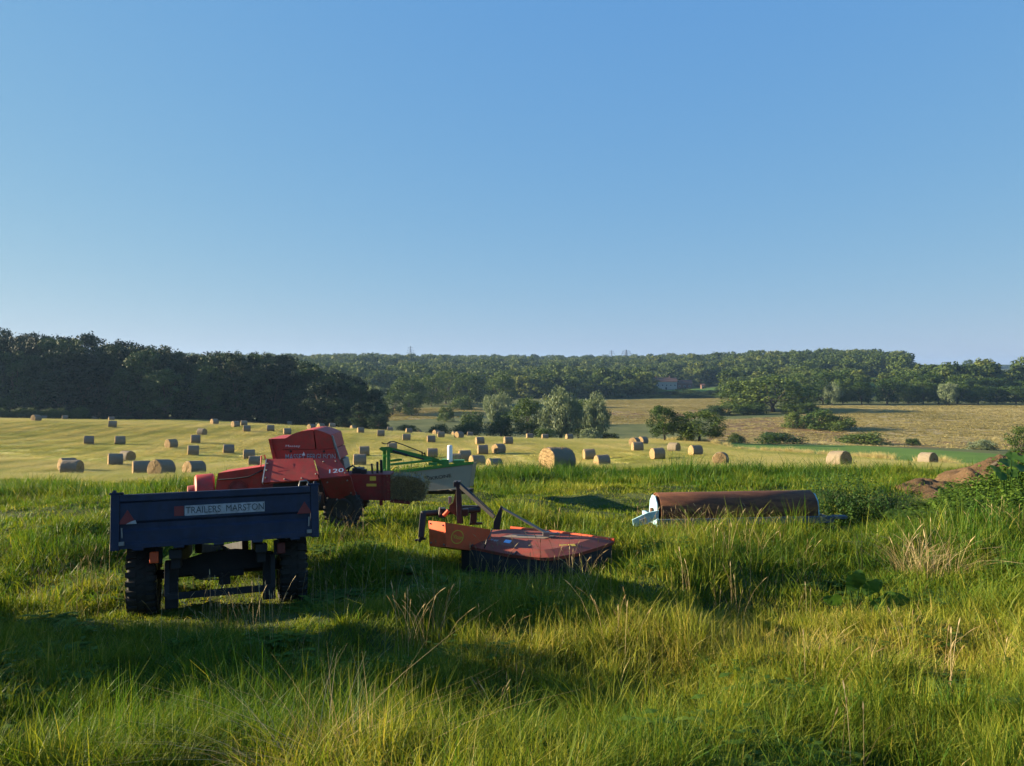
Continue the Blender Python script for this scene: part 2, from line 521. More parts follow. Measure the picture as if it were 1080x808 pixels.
M['broad'] = leaf_mat('broad_leaf', [(0.0, (0.06, 0.135, 0.03)), (0.5, (0.085, 0.17, 0.04)), (1.0, (0.1, 0.2, 0.05))], 0.35, None, 'bl', 1.0, 0.35)
M['far_leaf'] = leaf_mat('far_tree_leaf', [(0.0, (0.026, 0.050, 0.013)), (0.5, (0.072, 0.108, 0.022)), (1.0, (0.15, 0.17, 0.045))], 0.25, 'tint', 'bl', 0.4, 0.6)
# ------------------------------------------------------------------ terrain
CTRL = []


def cx(X, Y, z): CTRL.append((X, Y, z))
def cpx(px, py, Y): p = P(px, py, Y); CTRL.append((p.x, Y, p.z))
def cz(px, z, Y): CTRL.append(((px - PW / 2) / FPX * Y, Y, z))


for a in [(0, -15, .4), (-20, -10, .3), (20, -10, .4), (0, 0, 0), (-4, 0, .05), (4, 0, .05), (0, 3, -.28), (-3, 3.5, -.34), (3, 3.5, -.3),
          (0, 5, -.56), (-4, 5.5, -.66), (4, 5.5, -.52), (-3, 8.2, -.98), (0, 8.2, -.95), (4.5, 8.2, -.92), (-7, 8.5, -1.12), (0, 10.5, -1.07),
          (-6, 11, -1.22), (6, 11, -1.08), (0, 15.5, -1.38), (-4, 15.5, -1.36), (-10, 15.5, -1.55), (4.5, 15, -1.42), (8, 14, -1.25), (11, 15, -1.2),
          (0, 20, -1.68), (-2, 20, -1.65), (-10, 20, -1.98), (10, 22, -1.85), (0, 28, -2.35), (-14, 28, -2.95), (12, 28, -2.45)]: cx(*a)
for a in [(540, 499, 36), (585, 497.5, 38), (250, 503, 42), (0, 505, 46), (-150, 506, 48), (800, 497, 42), (950, 495, 50), (1100, 496, 45), (1250, 500, 40),
          (75, 501.5, 62), (170, 503, 54), (121, 491, 77), (503, 493, 82), (635, 492, 80), (761, 492, 66), (886, 493.5, 56), (980, 491, 66),
          (262, 484, 97), (384, 480.5, 100), (509, 479, 101), (621, 484.5, 92), (694, 484.5, 86),
          (93, 468.7, 112), (126, 469, 112), (240, 478, 104), (205, 467.5, 116), (428, 465, 133), (506, 469, 122), (536, 469, 122), (672, 476, 104), (734, 480.5, 94),
          (212, 459, 137), (118, 451, 145), (37, 445, 150), (260, 455, 148), (302, 458, 145), (401, 460.5, 145), (470, 462, 148), (-100, 441, 160), (-250, 438, 170),
          (225, 448, 170), (338, 452, 168), (411, 456, 170), (484, 462, 150), (558, 463.5, 160), (600, 464, 160), (660, 465, 150),
          (740, 466, 150), (780, 474, 130), (900, 470, 160), (1021, 493, 72), (1058, 480, 120), (1200, 487, 110),
          (68, 443.7, 190), (100, 443, 205), (168, 443, 200), (-50, 440, 200), (705, 411, 640)]: cpx(*a)
for a in [(540, -17, 205), (430, -16.5, 215), (700, -17.5, 200), (900, -17.6, 205), (1080, -17.3, 190), (250, -13, 240), (0, -11, 250), (-200, -8, 260),
          (540, -18.5, 280), (700, -18.3, 280), (900, -17, 270), (1080, -16.8, 270), (300, -17, 300), (0, -12, 320), (450, -17.5, 350), (600, -17.2, 380),
          (700, -16.2, 430), (900, -15.7, 370), (1080, -15.7, 370), (900, -15.2, 450), (1080, -14, 450), (500, -14.5, 520), (700, -14.6, 540), (900, -11.5, 540),
          (1080, -9, 520), (200, -12, 520), (-100, -9, 520), (500, -6, 750), (700, -9, 740), (870, 0, 720), (1050, -3, 690), (200, -4, 750),
          (500, 2, 1000), (700, 1.5, 1000), (870, 8, 900), (1040, .5, 820), (200, 3, 1000), (400, 8, 1300), (600, 7, 1300), (720, 8, 1300), (870, 6, 1200),
          (1050, -4, 1200), (200, 8, 1300), (540, 4, 2200), (900, 4, 2200), (1060, 6, 2600), (200, 5, 2200), (540, 5, 4200), (1060, 3, 4200), (0, 5, 4200)]: cz(*a)


def uv_of(X, Y):
    X = np.asarray(X, float); Y = np.asarray(Y, float)
    rho = np.sqrt(X * X + Y * Y) + 12
    return np.clip(np.arctan2(X, Y), -1.3, 1.3) * 1.3, np.log(rho), rho


_C = np.array(CTRL)
_cu, _cv, _cr = uv_of(_C[:, 0], _C[:, 1])


def _k(d2): return 0.5 * d2 * np.log(d2 + 1e-9)


_n = len(_C)
_A = np.zeros((_n + 3, _n + 3))
_A[:_n, :_n] = _k((_cu[:, None] - _cu[None]) ** 2 + (_cv[:, None] - _cv[None]) ** 2) + np.eye(_n) * 0.0006
_A[:_n, _n] = 1; _A[:_n, _n + 1] = _cu; _A[:_n, _n + 2] = _cv
_A[_n:, :_n] = _A[:_n, _n:].T
_wt = np.linalg.solve(_A, np.concatenate([_C[:, 2] / _cr, np.zeros(3)]))


def ground(X, Y):
    shp = np.shape(X)
    X = np.ravel(np.asarray(X, float)); Y = np.ravel(np.asarray(Y, float))
    out = np.zeros(len(X))
    for i in range(0, len(X), 20000):
        x = X[i:i + 20000]; y = Y[i:i + 20000]
        u, v, r = uv_of(x, y)
        s = _k((u[:, None] - _cu[None]) ** 2 + (v[:, None] - _cv[None]) ** 2) @ _wt[:_n] + _wt[_n] + _wt[_n + 1] * u + _wt[_n + 2] * v
        out[i:i + 20000] = s * r
    d = np.sqrt(X * X + Y * Y)
    fade = np.clip((60 - d) / 30, 0, 1)
    hum = (fnoise(X / 2.6, Y / 2.6, 3, 3) - 0.5) * 0.72 + (fnoise(X / 0.75, Y / 0.75, 9, 2) - 0.5) * 0.24
    quiet = np.ones(len(X))
    for (qx, qy, qr) in QUIET:
        quiet = np.minimum(quiet, np.clip(((X - qx) ** 2 + (Y - qy) ** 2) / (qr * qr), 0.25, 1))
    out += hum * fade * quiet
    out += (fnoise(X / 18, Y / 18, 23, 3) - 0.5) * 0.35 * np.clip((d - 30) / 60, 0, 1)
    for (bx, by, sx, sy, h) in BANKS:
        out += h * np.exp(-((X - bx) / sx) ** 2 - ((Y - by) / sy) ** 2)
    return out.reshape(shp) if shp else float(out[0])


QUIET = [(-3.0, 8.6, 2.0), (0.2, 10.6, 2.0), (4.3, 14.7, 2.0), (-4, 15.5, 2.5)]
BANKS = [(-8.0, 6.6, 2.2, 1.8, 0.4), (-0.75, 3.35, 0.5, 0.4, 0.12), (9.4, 15.2, 2.4, 1.3, 0.35)]  # first one: unseen rise added at the left for the foreground shade


def gp(px, Y):
    X = (px - PW / 2) / FPX * Y
    return Vector((X, Y, ground(X, Y)))


def poly_mask(X, Y, poly_pxY, soft):
    """soft 0..1 inside test of a polygon given as (px, Y) corners, in (px, log Y) space"""
    px = X / np.maximum(Y, 1.0) * FPX + PW / 2; ly = np.log(np.maximum(Y, 1.0)) * 400
    pts = [(a, math.log(b) * 400) for a, b in poly_pxY]
    inside = np.zeros(X.shape, bool); dist = np.full(X.shape, 1e9)
    n = len(pts)
    for i in range(n):
        x1, y1 = pts[i]; x2, y2 = pts[(i + 1) % n]
        cond = ((y1 > ly) != (y2 > ly))
        xi = (x2 - x1) * (ly - y1) / ((y2 - y1) if y2 != y1 else 1e-9) + x1
        inside ^= cond & (px < xi)
        L2 = (x2 - x1) ** 2 + (y2 - y1) ** 2 + 1e-9
        tt = np.clip(((px - x1) * (x2 - x1) + (ly - y1) * (y2 - y1)) / L2, 0, 1)
        dist = np.minimum(dist, np.hypot(px - x1 - tt * (x2 - x1), ly - y1 - tt * (y2 - y1)))
    return np.clip(0.5 + np.where(inside, dist, -dist) / (2 * soft), 0, 1) * (Y > 1)


HAY = [(-500, 42), (0, 41), (250, 38), (540, 34), (700, 38), (850, 41), (960, 47), (1060, 58), (1028, 72), (900, 101), (780, 131), (742, 151), (650, 175), (560, 184),
       (410, 184), (300, 178), (220, 196), (100, 235), (0, 215), (-500, 190)]
CROP = [(1032, 72), (902, 102), (782, 132), (745, 152), (760, 168), (900, 163), (1058, 122), (1400, 90), (1400, 55), (1090, 60)]
TAN = [[(610, 345), (640, 455), (775, 470), (790, 410), (760, 330), (700, 290), (640, 290)], [(850, 225), (845, 378), (1150, 390), (1400, 380), (1400, 190), (1000, 200)],
       [(405, 300), (410, 380), (500, 390), (520, 340), (470, 320)]]
PALE = [[(985, 590), (985, 820), (1200, 860), (1200, 590)], [(690, 575), (690, 630), (770, 640), (770, 575)],
       [(910, 545), (910, 640), (945, 640), (945, 545)]]
HEATH = [[(630, 320), (640, 352), (740, 360), (770, 325), (700, 305)], [(745, 225), (760, 300), (850, 310), (880, 250), (960, 215), (1080, 205), (1080, 182), (900, 182), (780, 190)]]


def build_terrain():
    ys = np.concatenate([np.linspace(-16, 2, 40), np.exp(np.linspace(math.log(2.06), math.log(5200), 520))])
    us = np.linspace(-1, 1, 400)
    X = us[None, :] * (1.05 * np.maximum(ys, 0) + 26)[:, None]
    Yg = np.repeat(ys[:, None], len(us), 1)
    Z = ground(X, Yg)
    nr, nc = X.shape
    V = np.stack([X, Yg, Z], -1).reshape(-1, 3)
    i = np.arange((nr - 1) * nc).reshape(nr - 1, nc)[:, :-1].ravel()
    Fc = np.stack([i, i + 1, i + nc + 1, i + nc], 1)
    x, y = V[:, 0], V[:, 1]
    tan = np.zeros(len(V)); heath = np.zeros(len(V))
    for p in TAN: tan = np.maximum(tan, poly_mask(x, y, p, 10))
    for p in HEATH: heath = np.maximum(heath, poly_mask(x, y, p, 14))
    at = dict(hay=poly_mask(x, y, HAY, 10), crop=np.maximum.reduce([poly_mask(x, y, CROP, 3)] + [poly_mask(x, y, p, 5) for p in PALE]), tan=tan, heath=heath, far=np.clip((y - 40) / 40, 0, 1))
    me = mesh_np('ground', V, Fc, [M['ground']], smooth=True, attrs=at)
    tag(link('ground', me), kind='structure')


build_terrain()


# ------------------------------------------------------------------ scattering (grass and far woods, nobody could count them)
def scatter(name, pts, rot, scl, tint, idx, protos, label=None):
    """stuff: protos instanced on points by one small geometry-node tree"""
    me = bpy.data.meshes.new(name)
    n = len(pts)
    me.vertices.add(n); me.vertices.foreach_set('co', np.asarray(pts, np.float32).ravel())
    for an, ty, arr in (('rot', 'FLOAT_VECTOR', rot), ('scl', 'FLOAT_VECTOR', scl)):
        a = me.attributes.new(an, ty, 'POINT'); a.data.foreach_set('vector', np.asarray(arr, np.float32).ravel())
    a = me.attributes.new('tint', 'FLOAT', 'POINT'); a.data.foreach_set('value', np.asarray(tint, np.float32))
    a = me.attributes.new('idx', 'INT', 'POINT'); a.data.foreach_set('value', np.asarray(idx, np.int32))
    o = link(name, me)
    c = bpy.data.collections.new(name + '_clumps')
    for k, p in enumerate(protos):
        po = bpy.data.objects.new('%s_%02d' % (p.name, k), p); c.objects.link(po)
    ng = bpy.data.node_groups.new(name, 'GeometryNodeTree')
    ng.interface.new_socket('Geometry', in_out='INPUT', socket_type='NodeSocketGeometry')
    ng.interface.new_socket('Geometry', in_out='OUTPUT', socket_type='NodeSocketGeometry')
    N = ng.nodes.new; L = ng.links.new
    gi = N('NodeGroupInput'); go = N('NodeGroupOutput')
    m2p = N('GeometryNodeMeshToPoints')
    iop = N('GeometryNodeInstanceOnPoints')
    ci = N('GeometryNodeCollectionInfo'); ci.inputs['Collection'].default_value = c
    ci.inputs['Separate Children'].default_value = True; ci.inputs['Reset Children'].default_value = True
    L(gi.outputs[0], m2p.inputs['Mesh']); L(m2p.outputs[0], iop.inputs['Points']); L(ci.outputs[0], iop.inputs['Instance'])
    iop.inputs['Pick Instance'].default_value = True

    def attr(nm, ty):
        a = N('GeometryNodeInputNamedAttribute'); a.data_type = ty; a.inputs['Name'].default_value = nm; return a.outputs['Attribute']
    e2r = N('FunctionNodeEulerToRotation'); L(attr('rot', 'FLOAT_VECTOR'), e2r.inputs[0])
    L(e2r.outputs[0], iop.inputs['Rotation']); L(attr('scl', 'FLOAT_VECTOR'), iop.inputs['Scale']); L(attr('idx', 'INT'), iop.inputs['Instance Index'])
    L(iop.outputs[0], go.inputs[0])
    md = o.modifiers.new('scatter', 'NODES'); md.node_group = ng
    return tag(o, label=label, kind='stuff')


def blades(name, n, rad, hmin, hmax, wmin, wmax, lean, mat, seed, seg=4, droop=0.35):
    """one clump of curved tapering blades, about 1 unit = 1 m"""
    g = np.random.default_rng(seed)
    V = []; Fs = []; B = []
    for b in range(n):
        a = g.uniform(0, 2 * math.pi); r = rad * math.sqrt(g.uniform())
        base = np.array([r * math.cos(a), r * math.sin(a), -0.03])
        h = g.uniform(hmin, hmax); w = g.uniform(wmin, wmax)
        la = a + g.normal(0, 0.9); ln = abs(g.normal(lean, lean * 0.6))
        d = np.array([math.cos(la), math.sin(la), 0.0]); fa = g.uniform(0, 2 * math.pi)
        s = np.array([math.cos(fa), math.sin(fa), 0.0])
        v0 = len(V); bl = g.uniform()
        for i in range(seg + 1):
            t = i / seg
            out = h * (ln * t + droop * ln * 2.2 * t ** 3)
            p = base + d * out + np.array([0, 0, h * (t - droop * 0.55 * ln * t ** 3)])
            ww = w * (1 - t ** 1.6) * 0.5 + 0.0004
            V += [p - s * ww, p + s * ww]; B += [bl, bl]
        for i in range(seg):
            q = v0 + 2 * i; Fs.append((q, q + 1, q + 3, q + 2))
    return mesh_np(name, np.array(V), np.array(Fs), [mat], attrs={'bl': B})


def stems(name, n, rad, hmin, hmax, mat, seed, head=0.10, lean=0.15, rs=0.0016, rh=0.005):
    """clump of thin dry stems that carry narrow seed heads"""
    g = np.random.default_rng(seed)
    mb_v = []; fs = []; B = []
    for b in range(n):
        a = g.uniform(0, 2 * math.pi); r = rad * math.sqrt(g.uniform())
        p0 = np.array([r * math.cos(a), r * math.sin(a), -0.02]); h = g.uniform(hmin, hmax)
        la = g.uniform(0, 2 * math.pi); ln = abs(g.normal(lean, lean * 0.6)); d = np.array([math.cos(la), math.sin(la), 0])
        prof = [(0, rs * 1.3), (0.35, rs), (0.7, rs), (1 - head / h * 1.0, rs * 0.8), (1 - head / h * 0.75, rh * g.uniform(.7, 1.2)), (1 - head / h * 0.35, rh * 0.8), (1.0, 0.0006)]
        bl = g.uniform(); v0 = len(mb_v)
        for (t, rr) in prof:
            p = p0 + np.array([0, 0, h * t * (1 - 0.25 * ln * t * t)]) + d * h * ln * (0.5 * t + 0.9 * t ** 3)
            for k in range(3):
                q = 2 * math.pi * k / 3
                mb_v.append(p + np.array([math.cos(q), math.sin(q), 0]) * rr); B.append(bl)
        for i in range(len(prof) - 1):
            for k in range(3):
                fs.append((v0 + 3 * i + k, v0 + 3 * i + (k + 1) % 3, v0 + 3 * i + 3 + (k + 1) % 3, v0 + 3 * i + 3 + k))
    return mesh_np(name, np.array(mb_v), np.array(fs), [mat], attrs={'bl': B})


def in_boxes(x, y, boxes):
    m = np.zeros(len(x), bool)
    for (bx, by, rz, hx, hy) in boxes:
        c, s = math.cos(-rz), math.sin(-rz)
        u = (x - bx) * c - (y - by) * s; v = (x - bx) * s + (y - by) * c
        m |= (abs(u) < hx) & (abs(v) < hy)
    return m


def gauss(x, y, cx_, cy_, sx, sy): return np.exp(-((x - cx_) / sx) ** 2 - ((y - cy_) / sy) ** 2)


NOGRASS = []       # filled by the machines


def height_map(x, y):
    """how tall the meadow grass stands"""
    h = 0.165 + 0.30 * (fnoise(x / 1.7, y / 1.7, 41, 3) - 0.45)
    near = np.clip((7 - y) / 3, 0, 1)
    h = h * (1 - near) + near * (0.145 + 0.34 * (fnoise(x / 0.9, y / 0.9, 42, 3) - 0.42))
    mown = np.exp(-((y - 20.5) / 3.8) ** 2) * np.clip(1 - (x - 7) / 3, 0, 1)
    h = h * (1 - 0.6 * mown)
    lush = np.exp(-((y - 31 - 0.12 * x) / 4.2) ** 2)
    h += lush * (-0.02 + 0.46 * fnoise(x / 2.2, y / 2.2, 44, 3))
    right = np.clip((x - 2.6) / 1.5, 0, 1) * np.exp(-((y - 12.4) / 1.5) ** 2)
    h += right * (0.05 + 0.22 * fnoise(x / 0.8, y / 0.8, 45, 2))
    h -= 0.22 * gauss(x, y, 9.2, 14.4, 2.8, 1.5)
    h += 0.14 * gauss(x, y, 5.2, 13.6, 1.5, 0.5) * fnoise(x / .5, y / .5, 46, 2) * 1.6
    h -= 0.3 * gauss(x, y, 10.8, 18.0, 2.5, 2.2)
    h -= 0.12 * gauss(x, y, -3.2, 8.4, 1.6, 1.4) + 0.10 * gauss(x, y, 0.4, 10.0, 1.6, 1.0)
    h = h * (0.25 + 0.75 * np.clip((41 - y + 4 * fnoise(x / 4, y / 4, 47, 2)) / 6, 0, 1))
    return np.clip(h, 0.06, 0.8)


def tint_map(x, y):
    t = 0.465 + 0.44 * (fnoise(x / 2.2, y / 2.2, 51, 4) - 0.5)
    t += 0.24 * gauss(x, y, 3.4, 7.0, 1.8, 1.0) + 0.22 * gauss(x, y, 0.4, 6.6, 1.6, 0.9)
    t += 0.22 * gauss(x, y, -0.75, 3.4, 0.6, 0.45)
    t -= 0.16 * np.exp(-((y - 31 - 0.12 * x) / 4.2) ** 2)
    t -= 0.16 * np.clip((x - 3.2) / 2.5, 0, 1) * np.exp(-((y - 12.3) / 2.6) ** 2)
    t += 0.03 * np.exp(-((y - 20.5) / 3.6) ** 2)
    return t


def fan_points(n, y0, y1, half, margin=1.0):
    """points even over the ground of a fan in front of the camera"""
    g = rng
    y = np.sqrt(g.uniform(y0 * y0, y1 * y1, n))
    x = g.uniform(-1, 1, n) * (half * y + margin)
    return x, y


def blade_field(x, y, h, w, lean_dir, lean, bl, seg, droop=0.4):
    """every blade of a stretch of grass as one strip of faces, rooted on the terrain"""
    n = len(x); z = ground(x, y) - 0.03
    fa = rng.uniform(0, 6.28, n)
    dx, dy = np.cos(lean_dir), np.sin(lean_dir); sx, sy = np.cos(fa), np.sin(fa)
    V = np.empty((n, seg + 1, 2, 3), np.float32)
    for i in range(seg + 1):
        t = i / seg
        out = h * lean * (t + droop * 2.2 * t ** 3)
        ww = w * (1 - t ** 1.6) * 0.5 + 0.0004
        px, py, pz = x + dx * out, y + dy * out, z + h * (t - droop * 0.55 * lean * t ** 3)
        V[:, i, 0] = np.stack([px - sx * ww, py - sy * ww, pz], 1); V[:, i, 1] = np.stack([px + sx * ww, py + sy * ww, pz], 1)
    k = (np.arange(n) * (seg + 1) * 2)[:, None] + (np.arange(seg) * 2)[None, :]
    Fs = np.stack([k, k + 1, k + 3, k + 2], -1).reshape(-1, 4)
    return V.reshape(-1, 3), Fs, np.repeat(bl, (seg + 1) * 2)


def meadow():
    Vs, Fs, Bs = [], [], []
    off = 0

    def band(nclump, per, y0, y1, rad, wmin, wmax, seg, half=0.70, margin=0.8, fine=0.45, over=0.0):
        nonlocal off
        cx_, cy2 = fan_points(nclump, y0, y1, half, margin)
        k = ~in_boxes(cx_, cy2, NOGRASS)
        cx_, cy2 = cx_[k], cy2[k]; m = len(cx_)
        cl = rng.uniform(0, 6.28, m); chh = np.clip(rng.lognormal(-0.08, 0.36, m), 0.45, 2.1); cln = np.clip(rng.normal(0.24, 0.16, m), 0.04, 0.6); ct = rng.normal(0, .075, m); cf = rng.uniform(0, 1, m) < fine
        x = np.repeat(cx_, per) + rng.normal(0, rad, m * per); y = np.repeat(cy2, per) + rng.normal(0, rad, m * per)
        f = np.repeat(cf, per)
        h = height_map(x, y) * np.repeat(chh, per) * rng.uniform(0.4, 1.2, m * per)
        w = rng.uniform(wmin, wmax, m * per) * np.where(f, 0.55, 1.0)
        ld = np.repeat(cl, per) + rng.normal(0, 1.0, m * per); ln = np.abs(np.repeat(cln, per) + rng.normal(0, 0.10, m * per)) * np.where(f, 1.5, 1.0)
        bl = np.clip(tint_map(x, y) + np.repeat(ct, per) + np.where(f, .03, -.03) + rng.normal(0, .09, m * per) + (rng.uniform(0, 1, m * per) < .02) * .3, 0, 1)
        v, q, b = blade_field(x, y, h, w, ld, ln, bl, seg)
        Vs.append(v); Fs.append(q + off); Bs.append(b); off += len(v)
    band(5600, 30, 1.9, 5.0, 0.05, 0.004, 0.0085, 4, fine=0.4)
    band(2600, 30, 2.5, 12, 0.10, 0.007, 0.015, 3, half=1.1, margin=3)
    band(6000, 28, 4.8, 8.5, 0.065, 0.006, 0.012, 3, fine=0.35)
    band(6800, 26, 8.0, 14.0, 0.10, 0.010, 0.021, 3, fine=0.3)
    band(8000, 24, 13.5, 24, 0.16, 0.017, 0.034, 2, fine=0.3)
    band(15000, 24, 23, 42, 0.26, 0.019, 0.040, 2, half=0.85, fine=0.2)
    me = mesh_np('meadow_grass', np.concatenate(Vs), np.concatenate(Fs), [M['grass']], attrs={'bl': np.concatenate(Bs)})
    tag(link('meadow_grass', me), 'long green meadow grass round the parked machines', kind='stuff')


def hayfield():
    G = M['hay_blade']
    pr = [blades('stubble', 44, 0.55, 0.5, 1.0, 0.02, 0.05, 0.5, G, 140 + i, seg=2) for i in range(5)]
    x, y = fan_points(80000, 34, 200, 0.95, 8)
    # nearer ground gets its share again
    x2, y2 = fan_points(34000, 34, 80, 0.85, 8)
    x = np.concatenate([x, x2]); y = np.concatenate([y, y2])
    k = poly_mask(x, y, HAY, 10) > rng.uniform(0.35, 0.65, len(x))
    x, y = x[k], y[k]
    # mown rows: stubble thinner between swaths
    row = 0.5 + 0.5 * np.sin((x * math.cos(R(9)) + y * math.sin(R(9))) * 2 * math.pi / 4.4 + 0.9 * fnoise(x / 14, y / 14, 5))
    k = rng.uniform(0, 1, len(x)) < 0.15 + 0.85 * row
    x, y, row = x[k], y[k], row[k]
    n = len(x)
    s = 0.8 + y / 90
    h = (0.05 + 0.085 * row) * rng.uniform(0.6, 1.4, n) * (0.8 + y / 160)
    t = 0.44 + 0.75 * (fnoise(x / 7, y / 12, 71, 4) - 0.5) + 0.34 * row - 0.12 + rng.normal(0, 0.05, n) + 0.05 * np.clip((-x) / 60, -1, 1)
    scatter('hay_stubble', np.stack([x, y, ground(x, y)], 1), np.stack([np.zeros(n), np.zeros(n), rng.uniform(0, 6.28, n)], 1),
            np.stack([s, s, h], 1), t, rng.integers(0, 5, n), pr, 'short yellow green stubble of the mown hayfield')


def far_fields():
    G = M['grass_inst']
    pr = [blades('tussock', 40, 1.0, 0.5, 1.0, 0.06, 0.16, 0.4, M['pasture'], 150 + i, seg=2) for i in range(4)]
    x, y = fan_points(40000, 180, 480, 0.8, 5)
    tn = np.zeros(len(x)); ht = np.zeros(len(x))
    for p in TAN[:3]: tn = np.maximum(tn, poly_mask(x, y, p, 8))
    for p in HEATH: ht = np.maximum(ht, poly_mask(x, y, p, 12))
    k = np.maximum(tn, ht) > 0.5
    x, y, ht = x[k], y[k], ht[k]
    n = len(x)
    t = 0.55 + 0.7 * (fnoise(x / 40, y / 18, 81, 4) - 0.5) + rng.normal(0, .05, n)
    k2 = rng.uniform(0, 1, n) > ht * 0.6
    x, y, t = x[k2], y[k2], t[k2]; n = len(x)
    s = 1.2 + y / 400; h = rng.uniform(0.2, 0.5, n)
    scatter('dry_pasture_grass', np.stack([x, y, ground(x, y)], 1), np.stack([np.zeros(n), np.zeros(n), rng.uniform(0, 6.28, n)], 1),
            np.stack([s, s, h], 1), t, rng.integers(0, 4, n), pr, 'dry tan pasture grass across the valley')
    # pale dry margin between hayfield and green crop, and rough edge at the hedge
    edge = [(1032, 72), (902, 102), (782, 132), (742, 151), (660, 172)]
    X, Yv = [], []
    for (a, b) in zip(edge[:-1], edge[1:]):
        m = 170
        tt = rng.uniform(0, 1, m); Yq = a[1] + (b[1] - a[1]) * tt + rng.normal(0, 0.9, m); pq = a[0] + (b[0] - a[0]) * tt
        X.append((pq - 540) / FPX * Yq); Yv.append(Yq)
    x = np.concatenate(X); y = np.concatenate(Yv); n = len(x)
    clump = fnoise(x / 3, y / 3, 91, 2)
    k = clump > 0.47
    x, y, clump = x[k], y[k], clump[k]; n = len(x)
    pr = [blades('margin_tuft', 40, 0.45, 0.5, 1.0, 0.02, 0.05, 0.3, M['pasture'], 160 + i, seg=2) for i in range(3)]
    h = rng.uniform(0.5, 1.0, n) * (0.4 + clump * 1.3)
    scatter('field_margin_grass', np.stack([x, y, ground(x, y)], 1), np.stack([np.zeros(n), np.zeros(n), rng.uniform(0, 6.28, n)], 1),
            np.stack([np.full(n, 1.0), np.full(n, 1.0), h], 1), 0.80 + rng.normal(0, .08, n), rng.integers(0, 3, n), pr, 'pale dry grass between hayfield and green crop')


def seed_grass():
    pr = [stems('seed_stems', 5, 0.16, 0.55, 1.0, M['dry_inst'], 170 + i) for i in range(5)]
    x, y = fan_points(420, 3.6, 15, 0.72, 0.5)
    w = fnoise(x / 1.5, y / 1.5, 61, 3) + 0.35 * gauss(x, y, -1.3, 6.8, 0.9, 1.0) + 0.3 * gauss(x, y, -3, 8.0, 2, .8) + 0.2 * gauss(x, y, 0.9, 8.8, 1.5, 0.6)
    k = (w > 0.60) & ~in_boxes(x, y, NOGRASS)
    x, y = x[k], y[k]; n = len(x)
    h = rng.uniform(0.45, 0.78, n)
    scatter('seed_grass', np.stack([x, y, ground(x, y)], 1), np.stack([np.zeros(n), np.zeros(n), rng.uniform(0, 6.28, n)], 1),
            np.stack([np.full(n, 1.0), np.full(n, 1.0), h], 1), np.full(n, .5), rng.integers(0, 5, n), pr, 'thin dry stems with seed heads in the meadow')
